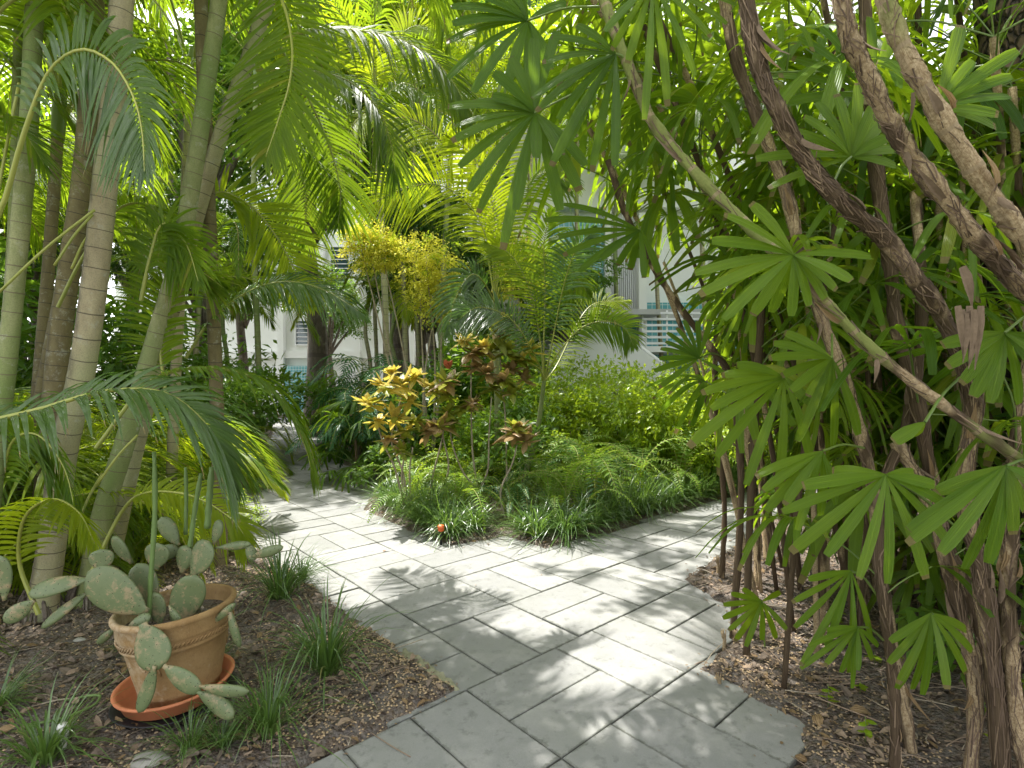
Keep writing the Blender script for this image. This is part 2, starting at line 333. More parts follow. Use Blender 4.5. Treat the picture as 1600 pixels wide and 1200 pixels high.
# ------------------------------------------------------------------ ground, paving
PATH_PX = [(480, 1199), (727, 1080), (561, 964), (480, 905), (430, 868), (380, 845), (300, 818), (180, 800), (60, 790), (60, 768), (200, 768), (360, 768), (442, 759), (432, 735),
           (428, 712), (420, 690), (432, 672), (415, 655), (480, 650), (508, 668), (512, 686), (478, 700), (540, 728), (592, 748), (606, 762), (575, 780), (562, 797), (640, 832), (705, 856), (787, 840), (853, 859),
           (940, 835), (1040, 803), (1145, 776), (1230, 757), (1400, 722), (1440, 740), (1290, 775), (1200, 812), (1150, 850), (1060, 905), (1115, 938), (1156, 964), (1150, 988), (1124, 1013), (1085, 1045), (1183, 1101), (1246, 1132), (1232, 1200)]
gp = [G(*p) for p in PATH_PX]
aU = Vector((.7455, .6665, 0)); aV = Vector((-.6665, .7455, 0))
def uv2w(u, v, z=0): q = aU * u + aV * v; return Vector((q.x, q.y, z))
# the walk runs on under and behind the camera
gp += [Vector((.95, 1.2, 0)), Vector((.8, -2.5, 0)), Vector((-1.6, -2.5, 0)), Vector((-1.25, 1.3, 0))]
PX = np.array([(p.x, p.y) for p in gp])
def sdist(x, y):
    """signed distance to the paved polygon: negative on the paving"""
    x = np.asarray(x, float); y = np.asarray(y, float); d = np.full(x.shape, 1e9); ins = np.zeros(x.shape, bool); n = len(PX)
    for i in range(n):
        ax, ay = PX[i]; bx, by = PX[(i + 1) % n]; ex, ey = bx - ax, by - ay
        t_ = np.clip(((x - ax) * ex + (y - ay) * ey) / (ex * ex + ey * ey + 1e-12), 0, 1)
        d = np.minimum(d, np.hypot(x - ax - t_ * ex, y - ay - t_ * ey))
        with np.errstate(divide='ignore', invalid='ignore'):
            ins ^= ((ay > y) != (by > y)) & (x < (bx - ax) * (y - ay) / (by - ay + 1e-12) + ax)
    return np.where(ins, -d, d)
def vnoise(x, y, s, seed=0):
    x = x * s + seed * 17.3; y = y * s + seed * 5.1; xi = np.floor(x).astype(int); yi = np.floor(y).astype(int); fx = x - xi; fy = y - yi
    fx = fx * fx * (3 - 2 * fx); fy = fy * fy * (3 - 2 * fy)
    def h(a, b): n_ = (a * 374761393 + b * 668265263 + seed * 974711) & 0x7fffffff; n_ = ((n_ ^ (n_ >> 13)) * 1274126177) & 0x7fffffff; return (n_ & 0xffff) / 65535.0
    return (h(xi, yi) * (1 - fx) + h(xi + 1, yi) * fx) * (1 - fy) + (h(xi, yi + 1) * (1 - fx) + h(xi + 1, yi + 1) * fx) * fy
def gz(x, y):
    d = sdist(x, y) + (vnoise(x, y, 9, 1) - .5) * .035 + (vnoise(x, y, 28, 2) - .5) * .025
    k = np.clip((d + .02) / .10, 0, 1); k = k * k * (3 - 2 * k)
    base = .022 + .05 * np.clip(d / 1.2, 0, 1) + (vnoise(x, y, 2.2, 3) - .5) * .05 * np.clip(d / .4, 0, 1) + (vnoise(x, y, 14, 4) - .5) * .022 + (vnoise(x, y, 40, 5) - .5) * .012
    return -.035 + k * (base + .035)
def gz1(x, y): return float(gz(np.array([x]), np.array([y]))[0])
def Gb(px, py):
    """ground point of a bed under a pixel"""
    g = G(px, py, .03); g.z = gz1(g.x, g.y); return g
def grid_mesh(name, x0, x1, y0, y1, st, mat, zf):
    xs = np.arange(x0, x1 + st / 2, st); ys = np.arange(y0, y1 + st / 2, st); X, Y = np.meshgrid(xs, ys); Z = zf(X, Y)
    nx, ny = len(xs), len(ys); v = np.stack([X.ravel(), Y.ravel(), Z.ravel()], 1)
    i = np.arange((nx - 1) * (ny - 1)); a = (i // (nx - 1)) * nx + i % (nx - 1); f = np.stack([a, a + 1, a + nx + 1, a + nx], 1)
    me = bpy.data.meshes.new(name); me.vertices.add(len(v)); me.vertices.foreach_set('co', v.astype(np.float32).ravel())
    me.loops.add(f.size); me.loops.foreach_set('vertex_index', f.astype(np.int32).ravel())
    me.polygons.add(len(f)); me.polygons.foreach_set('loop_start', (np.arange(len(f)) * 4).astype(np.int32)); me.polygons.foreach_set('loop_total', np.full(len(f), 4, np.int32))
    me.polygons.foreach_set('use_smooth', np.ones(len(f), bool)); me.update(calc_edges=True); me.materials.append(mat)
    o = bpy.data.objects.new(name, me); S.collection.objects.link(o); return o
m, t, p, out = newmat('mulch_soil'); tc = N(t, 'ShaderNodeTexCoord')
n0 = noise(t, tc.outputs['Object'], 1.1, 4); n1 = noise(t, tc.outputs['Object'], 18, 6, .75); n2 = noise(t, tc.outputs['Object'], 90, 5, .7)
vo = N(t, 'ShaderNodeTexVoronoi', feature='F1'); vo.inputs['Scale'].default_value = 75; L(t, tc.outputs['Object'], vo.inputs['Vector']); sc = N(t, 'ShaderNodeSeparateXYZ'); L(t, vo.outputs['Color'], sc.inputs[0])
chips = ramp(t, sc.outputs[0], [(0, (.06, .045, .035)), (.45, (.15, .11, .08)), (.8, (.25, .19, .135)), (1, (.42, .34, .25))])
soil = mix(t, n2, (.12, .105, .09), (.33, .295, .26))
c = mix(t, ramp(t, n1, [(.42, (0, 0, 0)), (.56, (1, 1, 1))]), soil, chips)
c = mix(t, math_(t, 'MULTIPLY', n0, .5), c, (.09, .07, .058))
L(t, c, p.inputs['Base Color']); p.inputs['Roughness'].default_value = .95; p.inputs['Specular IOR Level'].default_value = .15
bump(t, p, math_(t, 'ADD', math_(t, 'MULTIPLY', vo.outputs['Distance'], -1.2), n2), .9, .02); M['soil'] = m
struct(grid_mesh("garden_soil", -10, 10, -3, 14, .045, M['soil'], gz))
struct(grid_mesh("garden_soil", -16, 12, 14, 30, .2, M['soil'], gz))
# far ground, one sheet to the horizon
mb = MB(); i = [mb.vert(q) for q in ((-400, -200, -.09), (400, -200, -.09), (400, 800, -.09), (-400, 800, -.09))]; mb.face(i)
struct(mb.build("ground", plain('far_ground', (.10, .12, .05), .95, .4, .4)))
# pavers
m, t, p, out = newmat('concrete_paver'); tc = N(t, 'ShaderNodeTexCoord'); geo = N(t, 'ShaderNodeNewGeometry')
n0 = noise(t, tc.outputs['Object'], 1.3, 4); n1 = noise(t, tc.outputs['Object'], 5, 6, .7); n2 = noise(t, tc.outputs['Object'], 230, 3, .7); n3 = noise(t, tc.outputs['Object'], 700, 2)
c = mix(t, math_(t, 'MULTIPLY', geo.outputs['Random Per Island'], 1.0), (.185, .187, .178), (.27, .268, .253))
c = mix(t, ramp(t, n2, [(.38, (.55, .55, .55)), (.5, (0, 0, 0))]), c, (.20, .20, .195)); c = mix(t, ramp(t, n3, [(.56, (0, 0, 0)), (.72, (.5, .5, .5))]), c, (.55, .54, .51))
c = mix(t, ramp(t, n1, [(.50, (0, 0, 0)), (.78, (.75, .75, .75))]), c, (.17, .175, .16)); c = mix(t, ramp(t, n0, [(.45, (0, 0, 0)), (.75, (.55, .55, .55))]), c, (.22, .225, .19))
uvp = N(t, 'ShaderNodeUVMap'); su = N(t, 'ShaderNodeSeparateXYZ'); L(t, uvp.outputs[0], su.inputs[0])
ed = math_(t, 'MAXIMUM', math_(t, 'ABSOLUTE', su.outputs[0]), math_(t, 'ABSOLUTE', su.outputs[1])); ed = math_(t, 'ADD', ed, math_(t, 'MULTIPLY', math_(t, 'SUBTRACT', noise(t, tc.outputs['Object'], 26, 4, .7), .5), .22))
c = mix(t, ramp(t, ed, [(.965, (0, 0, 0)), (1.05, (.7, .7, .7))]), c, (.10, .105, .08))   # dirt creeping in from the joints
sp_ = ramp(t, noise(t, tc.outputs['Object'], 13, 5, .75), [(.54, (0, 0, 0)), (.68, (.6, .6, .6))]); c = mix(t, sp_, c, (.11, .112, .10))
sp2 = ramp(t, noise(t, tc.outputs['Object'], 3.3, 5, .7), [(.52, (0, 0, 0)), (.70, (.5, .5, .5))]); c = mix(t, sp2, c, (.36, .35, .32))
L(t, c, p.inputs['Base Color']); p.inputs['Roughness'].default_value = .85; bump(t, p, n2, .35, .002); M['paver'] = m
mb = MB(); h_ = H; a = .4245 * h_; hb = a / 2; rnd = random.Random(3)
quads = []
for j in range(-12, 46):
    v0 = 1.40 * h_ + j * a; u0 = (1.19 if j >= 0 else 1.05) * h_
    for k in range(-30, 34):
        ub = u0 + k * a
        for q in range(2):
            if (j + k) % 2 == 0: quads.append((ub + q * hb, ub + (q + 1) * hb, v0, v0 + a))
            else: quads.append((ub, ub + a, v0 + q * hb, v0 + (q + 1) * hb))
cen = [uv2w((q[0] + q[1]) / 2, (q[2] + q[3]) / 2) for q in quads]
ds = sdist(np.array([c_.x for c_ in cen]), np.array([c_.y for c_ in cen]))
g = .0036
for q, d in zip(quads, ds):
    if d > .20: continue
    z = rnd.uniform(-.0018, .0018); tx = rnd.uniform(-.002, .002); ty = rnd.uniform(-.002, .002); bv = .003
    def ring(o, dz): return [mb.vert(uv2w(u_, v_, z + dz + tx * sx + ty * sy), sx, sy) for u_, v_, sx, sy in
                             ((q[0] + o, q[2] + o, -1, -1), (q[1] - o, q[2] + o, 1, -1), (q[1] - o, q[3] - o, 1, 1), (q[0] + o, q[3] - o, -1, 1))]
    A = ring(g, -.03); B = ring(g, -.003); C_ = ring(g + bv, 0)
    mb.face(C_)
    for i in range(4): k = (i + 1) % 4; mb.face((A[i], A[k], B[k], B[i])); mb.face((B[i], B[k], C_[k], C_[i]))
struct(mb.build("garden_path", M['paver'], smooth=False))
# rough concrete footing left in the bed by the walk
def lump(name, px0, px1, wdt, hgt, mat, seed, side):
    mb = MB(); A, B = G(*px0), G(*px1); d_ = (B - A).normalized(); s_ = Vector((-d_.y, d_.x, 0)) * side; n = 26; mm = 9; ln = (B - A).length; rr = random.Random(seed); rows = []
    for i in range(n):
        f_ = i / (n - 1); e = math.sin(math.pi * min(1, max(0, f_))) ** .35; row = []
        for k in range(mm):
            w_ = k / (mm - 1); ww = wdt * e * (.6 + .5 * vnoise(np.array([f_ * 6.]), np.array([seed * 1.]), 1, seed)[0])
            z = hgt * e * (1 - w_ ** 3) * (.5 + .7 * rr.random()) - .01 - w_ * .02
            row.append(mb.vert(A + d_ * (f_ * ln + rr.uniform(-.004, .004)) + s_ * (w_ * ww) + Vector((0, 0, z))))
        rows.append(row)
    for i in range(n - 1):
        for k in range(mm - 1): mb.face((rows[i][k], rows[i + 1][k], rows[i + 1][k + 1], rows[i][k + 1]))
    return mb, A
mb, A = lump('f', (722, 1079), (628, 1012), .17, .035, None, 5, 1)
o = mb.build("concrete_footing", plain('mossy_concrete', (.24, .235, .15), .95, .55, 22, bs=.9), loc=A)
tag(o, "crumbling mossy concrete haunch in the bed along the left edge of the grey paving", "concrete footing")
# ------------------------------------------------------------------ litter, chips, seeds (uncountable)
def scatter_pts(n, x0, x1, y0, y1, dmin=.02, dens=None, dmax=9):
    x = np.random.uniform(x0, x1, n); y = np.random.uniform(y0, y1, n); d = sdist(x, y); k = (d > dmin) & (d < dmax) & (np.abs(x) < y * .99 + .5)
    if dens is not None: k &= np.random.random(n) < dens(x, y)
    x, y = x[k], y[k]; return x, y, gz(x, y)
def chip(mb, c, ln, wd, yaw, pitch, roll, curl=.2, m=0):
    Rm = Euler((roll, pitch, yaw)).to_matrix(); n = 3
    P = [Vector(c) + Rm @ Vector((ln * (i / n - .5), 0, curl * ln * math.sin(math.pi * i / n))) for i in range(n + 1)]
    mb.ribbon(P, [wd * .15, wd * .5, wd * .42, wd * .08], Rm @ Vector((0, 1, 0)), .25, m)
mb = MB(); rr = random.Random(21)
x = np.random.uniform(-3, 3, 60000); y = np.random.uniform(1.7, 7, 60000); dd = sdist(x, y); pk = (dd < 0) & (np.random.random(60000) < .22 * np.exp(dd / .035) + .0012)
for a_, b_ in zip(x[pk], y[pk]):
    s_ = rr.choice((.006, .009, .012, .02)) if rr.random() < .95 else rr.uniform(.03, .05); chip(mb, (a_, b_, .0045 + s_ * .06), s_, s_ * rr.uniform(.35, .7), rr.random() * 6.3, rr.gauss(0, .1), rr.gauss(0, .1), rr.uniform(0, .15), rr.choice((0, 1, 1, 2)))
PD_ = mb
mb = MB(); rr = random.Random(11)
for (x0, x1, y0, y1, n) in ((-3.4, -.2, 1.7, 5, 5200), (.6, 4.5, 1.6, 5, 6500), (-3, 5, 4.5, 9, 3500)):
    x, y, z = scatter_pts(n, x0, x1, y0, y1)
    for a_, b_, c_ in zip(x, y, z):
        s_ = rr.choice((.018, .025, .035, .05)) if rr.random() < .93 else rr.uniform(.055, .08)
        chip(mb, (a_, b_, c_ + .006 + rr.random() * .008), s_, s_ * rr.uniform(.25, .6), rr.random() * 6.3, rr.gauss(0, .3), rr.gauss(0, .35), rr.uniform(-.1, .3), rr.choice((0, 0, 0, 1, 1, 2)))
M['lit_a'] = plain('bark_chip_dark', (.15, .115, .085), .9, .5, 60); M['lit_b'] = plain('bark_chip_brown', (.24, .175, .12), .9, .5, 60)
stuff(PD_.build("path_debris", [M['lit_a'], M['lit_b'], M['dry']], smooth=False), "crumbs of mulch and leaf bits spilled along the paving edges", "leaf litter")
stuff(mb.build("leaf_litter", [M['lit_a'], M['lit_b'], M['dry']], smooth=False), "brown bark chips and dry leaf litter strewn over the beds", "leaf litter")
mb = MB()
def dens(x, y): return np.clip(1.15 - np.abs(sdist(x, y)) * 1.5, .12, 1) * (vnoise(x, y, 3.1, 8) > .34)
for (x0, x1, y0, y1, n) in ((-3, .1, 1.7, 4.2, 20000), (.7, 3, 1.6, 3.4, 9000)):
    x, y, z = scatter_pts(n, x0, x1, y0, y1, -.01, dens)
    for a_, b_, c_ in zip(x, y, z):
        s_ = rr.uniform(.0035, .0062); yw = rr.random() * 6.3; e = Vector((math.cos(yw), math.sin(yw), 0)) * s_ * 1.5; f_ = Vector((-math.sin(yw), math.cos(yw), 0)) * s_; c0 = Vector((a_, b_, c_ + s_ * .6)); u_ = Vector((0, 0, s_))
        i = [mb.vert(c0 + q) for q in (e, f_, -e, -f_, u_)]
        for k in range(4): mb.face((i[k], i[(k + 1) % 4], i[4]))
stuff(mb.build("fallen_seeds", plain('seed_husk', (.40, .29, .17), .8, .4, 90, bs=0)), "pale tan seed husks scattered thickly beside the paving", "seeds")
mb = MB()
for (x0, x1, y0, y1, n) in ((-3.2, -.3, 1.8, 4.5, 260), (.8, 3.6, 1.6, 4.6, 620)):
    x, y, z = scatter_pts(n, x0, x1, y0, y1)
    for a_, b_, c_ in zip(x, y, z):
        yw = rr.random() * 6.3; ln = rr.uniform(.06, .28); d_ = Vector((math.cos(yw), math.sin(yw), rr.gauss(0, .08))) * ln
        P = cr([Vector((a_, b_, c_ + .01)), Vector((a_, b_, c_ + .014)) + d_ * .5 + Vector((rr.gauss(0, .012), rr.gauss(0, .012), 0)), Vector((a_, b_, c_ + .01)) + d_], 6)
        mb.tube(P, rr.uniform(.0012, .003), 4, rr.choice((0, 1)))
stuff(mb.build("fallen_twigs", [M['lit_b'], M['stem']]), "thin twigs and palm fibres lying on the mulch", "twigs")
# ------------------------------------------------------------------ the building behind
K = 14 / F
def bx(px, Y=14.): return (px - 800) * Y / F
def bz(py, Y=14.): return H - (py - HZ) * Y / F
bd = thing("apartment_building", "white garden apartment wing with teal tile panels and an outdoor staircase, right of centre", "building", (0, 14.0, 0))
mb = MB(); mb.box(-1.2, 12, 14.6, 24, -.1, 9.0); mb.build("wall", M['white_wall'], bd)
for x0, x1 in ((-1.2, -.9), (bx(860) - .25, bx(860) - .05), (bx(947), bx(957)), (bx(1120), bx(1136)), (7.2, 7.5)):
    mb = MB(); mb.box(x0, x1, 14.12, 14.597, -.1, 9.0); mb.build("pilaster", M['white_wall'], bd)
for z in (bz(488), 6.4):
    mb = MB(); mb.box(-1.3, 12.1, 14.20, 14.595, z - .16, z + .12); mb.build("floor_band", M['grey_conc'] if z < 4 else M['white_wall'], bd)
mb = MB(); mb.box(-1.4, 12.2, 14.0, 24, 9.0, 9.3); mb.build("roof", M['white_wall'], bd)
def tiles(parent, x0, x1, z0, z1, y):
    mb = MB(); mb.box(x0, x1, y - .3, y - .004, z0, z1); mb.build("tile_panel", M['tile'], parent)
for x0, x1, z0, z1 in ((bx(858), bx(946), bz(478), bz(340)), (bx(868), bx(914), bz(560), bz(498)), (bx(955), bx(1010), bz(600), bz(499)), (bx(1013), bx(1112), bz(545), bz(470)), (bx(1013), bx(1064), bz(620), bz(548)), (bx(1064), bx(1116), bz(650), bz(552)), (5.9, 7.0, .3, 3.1)):
    tiles(bd, x0, x1, z0, z1, 14.6)
def window(parent, x0, x1, z0, z1, y=14.6, slats=True):
    mb = MB(); w_ = .06
    for b_ in ((x0, x0 + w_, z0, z1), (x1 - w_, x1, z0, z1), (x0 + w_, x1 - w_, z0, z0 + w_), (x0 + w_, x1 - w_, z1 - w_, z1)): mb.box(b_[0], b_[1], y - .14, y + .02, b_[2], b_[3])
    if slats:
        n = int((z1 - z0) / .2)
        for i in range(1, n): z = z0 + (z1 - z0) * i / n; mb.box(x0 + w_, x1 - w_, y - .11, y - .08, z - .018, z + .018)
    wn = mb.build("window", M['white_rail'], parent, smooth=False)
    mb = MB(); mb.box(x0 + w_, x1 - w_, y - .04, y - .004, z0 + w_, z1 - w_); mb.build("pane", M['glass'], wn, smooth=False)
for r_ in ((bx(740), bx(800), bz(450), bz(380)), (bx(740), bx(800), bz(300), bz(225)), (bx(820), bx(850), bz(450), bz(380))): window(bd, *r_)
YL = 26.0
b2 = thing("apartment_building", "farther white apartment wing with teal tile base glimpsed left of centre behind the palms", "building", (-6, YL, 0))
mb = MB(); mb.box(bx(180, YL), bx(715, YL), YL, YL + 10, -.1, bz(150, YL)); mb.build("wall", M['white_wall'], b2)
mb = MB(); mb.box(bx(175, YL), bx(720, YL), YL - .5, YL + 10, bz(150, YL), bz(144, YL)); mb.build("roof", M['white_wall'], b2)
for q_ in (200, 300, 438, 500, 556, 600, 640, 700):
    mb = MB(); mb.box(bx(q_, YL), bx(q_ + 9, YL), YL - .35, YL - .003, -.1, bz(150, YL)); mb.build("pilaster", M['white_wall'], b2)
for q_ in (560, 330, 235):
    mb = MB(); mb.box(bx(180, YL), bx(716, YL), YL - .22, YL - .004, bz(q_, YL), bz(q_, YL) + .35); mb.build("floor_band", M['white_wall'], b2)
for x0, x1, y0, y1 in ((448, 486, 646, 572), (310, 350, 646, 572), (610, 638, 646, 572)): tiles(b2, bx(x0, YL), bx(x1, YL), bz(y0, YL), bz(y1, YL), YL)
for x0, x1, y0, y1 in ((516, 548, 455, 385), (462, 492, 455, 385), (572, 592, 455, 385), (612, 634, 455, 385), (655, 692, 455, 385), (516, 548, 300, 250), (572, 592, 300, 250), (330, 400, 455, 385), (655, 692, 310, 250), (462, 492, 540, 500)): window(b2, bx(x0, YL), bx(x1, YL), bz(y0, YL), bz(y1, YL), YL)
mb = MB()   # tall vertical louvre screen
for i in range(15):
    x = bx(958) + i * .052; mb.box(x, x + .02, 14.34, 14.44, bz(484), bz(330))
mb.build("louvre_screen", M['white_rail'], bd, smooth=False)
mb = MB(); mb.box(bx(1000), bx(1012), 14.10, 14.59, bz(620), bz(330)); mb.build("pilaster", M['white_wall'], bd)
mb = MB(); mb.box(bx(1004, 13), bx(1125, 13), 13.0, 14.19, bz(550, 13), bz(541, 13)); mb.build("balcony_slab", M['white_wall'], bd)
mb = MB(); mb.box(bx(850, 13), bx(1030, 13), 12.9, 14.19, bz(492, 13), bz(484, 13)); mb.build("balcony_slab", M['grey_conc'], bd)
def railing(x0, x1, y, z0, z1, n):
    mb = MB()
    for i in range(n): z = z0 + (z1 - z0) * (i + .5) / n; mb.box(x0, x1, y - .02, y + .02, z - .026, z + .026)
    k = max(2, int((x1 - x0) / .5) + 1)
    for i in range(k): x = x0 + (x1 - x0 - .04) * i / (k - 1); mb.box(x, x + .04, y + .021, y + .05, z0, z1)
    mb.build("railing", M['white_rail'], bd, smooth=False)
railing(bx(1004, 13), bx(1122, 13), 13.05, bz(541, 13), bz(484, 13), 6)
railing(bx(862, 13), bx(914, 13), 13.05, bz(535, 13), bz(498, 13), 5)
st = MB(); Y_ = 12.3
pts = [(858, 537), (916, 533), (931, 507), (950, 508), (1000, 544), (1078, 602), (1150, 655), (1150, 700), (858, 700)]
st.prism([(bx(a_, Y_), bz(b_, Y_)) for a_, b_ in pts], Y_, Y_ + .14)
s_ = st.build("staircase", M['white_wall'], bd, smooth=False)
mb = MB(); pr = [(bx(a_, Y_), bz(b_, Y_)) for a_, b_ in ((914, 532), (930, 505), (951, 506), (1001, 542), (1152, 654))]
for (x0, z0), (x1, z1) in zip(pr[:-1], pr[1:]): mb.tube([Vector((x0, Y_ + .07, z0 + .02)), Vector((x1, Y_ + .07, z1 + .02))], .035, 6)
mb.build("handrail", M['white_rail'], s_)
mb = MB(); n = 11
for i in range(n): x = bx(955, Y_) + i * .27; z = bz(560, Y_) - i * .19; mb.box(x, x + .28, Y_ + .145, Y_ + 1.2, z - .12, z + .02 - .002 * i)
mb.build("tread_flight", M['grey_conc'], s_, smooth=False)
mb = MB(); mb.box(bx(850, Y_), bx(955, Y_) + .01, Y_ + .145, 14.19, bz(562, Y_), bz(556, Y_)); mb.build("landing", M['grey_conc'], s_)
# ------------------------------------------------------------------ person on the stairs, seen from behind
def skin_body(name, verts, edges, mat, parent, root=0, lv=2):
    me = bpy.data.meshes.new(name); me.from_pydata([v_[:3] for v_ in verts], edges, []); me.materials.append(mat)
    o = bpy.data.objects.new(name, me); S.collection.objects.link(o); o.parent = parent
    md = o.modifiers.new('skin', 'SKIN')
    for i, v_ in enumerate(verts): me.skin_vertices[0].data[i].radius = (v_[3], v_[4]); me.skin_vertices[0].data[i].use_root = (i == root)
    md.use_smooth_shade = True; sb = o.modifiers.new('sub', 'SUBSURF'); sb.levels = lv; sb.render_levels = lv; return o
pz = bz(558, 13.2); P0 = Vector((bx(948, 13.2), 13.2, pz)); sH = (bz(468, 13.2) - pz) / 1.72
pe = thing("person", "bare-backed person with short dark hair walking down the white outdoor stairs", "person", P0)
V = [(0, 0, .95, .15, .11), (0, 0, 1.12, .13, .09), (0, .01, 1.28, .155, .10), (0, .01, 1.40, .14, .09), (0, 0, 1.50, .055, .055), (0, -.01, 1.58, .075, .085), (0, -.01, 1.67, .07, .08),
     (-.17, .01, 1.40, .055, .055), (-.23, .03, 1.15, .04, .04), (-.24, -.08, .92, .032, .032), (-.24, -.12, .83, .028, .02),
     (.17, .01, 1.40, .055, .055), (.24, .02, 1.15, .04, .04), (.22, -.14, .98, .032, .032), (.21, -.20, .92, .028, .02),
     (-.09, 0, .84, .09, .09), (-.10, .02, .48, .06, .06), (-.10, .06, .09, .04, .04), (-.10, -.08, .04, .035, .03),
     (.09, 0, .84, .09, .09), (.11, -.08, .50, .06, .06), (.11, -.05, .10, .04, .04), (.11, -.19, .05, .035, .03)]
V = [(a_ * sH, b_ * sH, c_ * sH, d_ * sH, e_ * sH) for a_, b_, c_, d_, e_ in V]
E = [(0, 1), (1, 2), (2, 3), (3, 4), (4, 5), (5, 6), (3, 7), (7, 8), (8, 9), (9, 10), (3, 11), (11, 12), (12, 13), (13, 14), (0, 15), (15, 16), (16, 17), (17, 18), (0, 19), (19, 20), (20, 21), (21, 22)]
skin_body("body", V, E, M['skin'], pe)
mb = MB(); mb.lathe([(.001, .0), (.055, -.008), (.083, -.045), (.090, -.09), (.084, -.14), (.06, -.175)], (0, 0, 0), 16)
h = link("hair", mb.mesh("hair", M['hair']), pe, (0, .012 * sH, 1.765 * sH), (R(-12), 0, 0), sH)
mb = MB(); mb.lathe([(.165, 1.02), (.172, .95), (.178, .86), (.175, .80)], (0, 0, 0), 20)
for s_ in (-1, 1): mb.lathe([(.112, .84), (.108, .70), (.102, .56)], (s_ * .085, 0, 0), 16)
link("shorts", mb.mesh("shorts", M['shorts']), pe, (0, 0, 0), (0, 0, 0), sH)
# ------------------------------------------------------------------ plant shapes
DN = Vector((0, 0, -1))
def frond(mb, C, Lf, n, w, van=.45, sweep=.75, droop=.35, t0=.16, r0=.011, up=None, seed=0, st=6, tipk=.35, miss=.03, asym=1.0, belly=.75):
    """feather leaf: arching midrib C with two ranks of leaflets"""
    rnd = random.Random(seed); P = cr(C, 28); T = tang(P)
    if up is None: up = Vector((0, 0, 1))
    mb.tube(P, [r0 * (1 - .85 * i / 27) + .001 for i in range(28)], 5, 1, cap=False)
    prev = None; frames = []
    for i in range(28):
        u0 = up if prev is None else prev
        s_ = T[i].cross(u0)
        if s_.length < .05: s_ = T[i].orthogonal()
        s_.normalize(); u = s_.cross(T[i]).normalized(); prev = u; frames.append((s_, u))
    for i in range(n):
        tt = i / (n - 1); t_ = (t0 + (1 - t0) * tt) * 27; k = min(int(t_), 26); f = t_ - k
        p = P[k].lerp(P[k + 1], f); s_, u = frames[k]; tg = T[k]
        prof = (math.sin(math.pi * (.16 + .72 * tt)) ** .8) * (1 - (1 - tipk) * max(0, tt - .75) / .25 * .8)
        sw = sweep + (.75 * tt ** 3)
        for sg in (-1, 1):
            if rnd.random() < miss: continue
            l_ = Lf * prof * rnd.uniform(.9, 1.06) * (asym if sg > 0 else 1)
            sw_ = sw + rnd.gauss(0, .05); va = van + rnd.gauss(0, .07)
            d = (s_ * (sg * math.cos(va)) + u * math.sin(va)) * math.cos(sw_) + tg * math.sin(sw_); d.normalize()
            dr = droop * rnd.uniform(.8, 1.25); Q = []
            for q in range(st + 1): x = q / st; Q.append(p + d * (l_ * x * (1 - .12 * dr * x)) + DN * (dr * l_ * x ** 2.1))
            wd = [w * (.25 + .75 * min(1, (q / st) / .18)) * max(.04, 1 - (max(0, q / st - .3) / .7) ** 1.6) for q in range(st + 1)]
            mb.ribbon(Q, wd, tg, .28, 0)
def fan_seg(mb, h, d, nrm, ln, w, droop, bow, rnd, st=7):
    Q = []; 
    for q in range(st + 1): x = q / st; Q.append(h + d * (ln * x) + nrm * (bow * ln * math.sin(math.pi * x * .9)) + DN * (droop * ln * x ** 2.4))
    wd = [w * (.13 + .87 * min(1, ((q / st) / .55)) ** .8) * (1 if q < st - 1 else (.96 if q < st else .62)) for q in range(st + 1)]
    side = d.cross(nrm); mb.ribbon(Q, wd, side, .16, 0, 4, twist=rnd.gauss(0, .12))
def fan(mb, hub, d, nrm, n, ln, w, spread=2.1, droop=.35, bow=.08, seed=0, asp=0):
    rnd = random.Random(seed); d = d.normalized(); nrm = (nrm - d * nrm.dot(d)).normalized(); s_ = d.cross(nrm)
    for i in range(n):
        a = (i / (n - 1) * 2 - 1) * spread / 1 + rnd.gauss(0, .05); e = 1 - .28 * abs(i / (n - 1) * 2 - 1) ** 2
        dd = (d * math.cos(a) + s_ * math.sin(a) + nrm * rnd.gauss(.10, .06)).normalized()
        fan_seg(mb, hub, dd, nrm, ln * e * rnd.uniform(.86, 1.1), w * rnd.uniform(.75, 1.15), droop * rnd.uniform(.6, 1.4), bow, rnd)
def mesh_of(fn, name, mats, smooth=True):
    mb = MB(); fn(mb); return mb.mesh(name, mats, (0, 0, 0), smooth)
# areca frond prototypes (local: start at 0, reach +X)
AF = []
for i, (e, ln) in enumerate(((1.0, 1.9), (.75, 2.0), (.45, 1.9), (.2, 1.8), (.9, 1.5), (.6, 1.7))):
    def fn(mb, e=e, ln=ln, i=i):
        C = [Vector((0, 0, 0)), Vector((.10 * ln, .0, .28 * ln * (.5 + .5 * e))), Vector((.30 * ln, .01, .50 * ln * (.35 + .65 * e))), Vector((.58 * ln, .03, .58 * ln * (.2 + .8 * e))),
             Vector((.82 * ln, .05, .44 * ln * (e * 1.2 - .15))), Vector((.97 * ln, .06, .18 * ln * (e * 1.6 - .9)))]
        frond(mb, C, .52, 40, .0135, .38, .62, .42, .22, .011, seed=i * 7 + 1, st=5)
    AF.append(fn)
AFm = {k: [mesh_of(fn, "frond", [M[k], M['rachis']]) for fn in (AF if k == 'areca' else AF[1:5])] for k in ('areca', 'areca_yellow', 'areca_blue')}
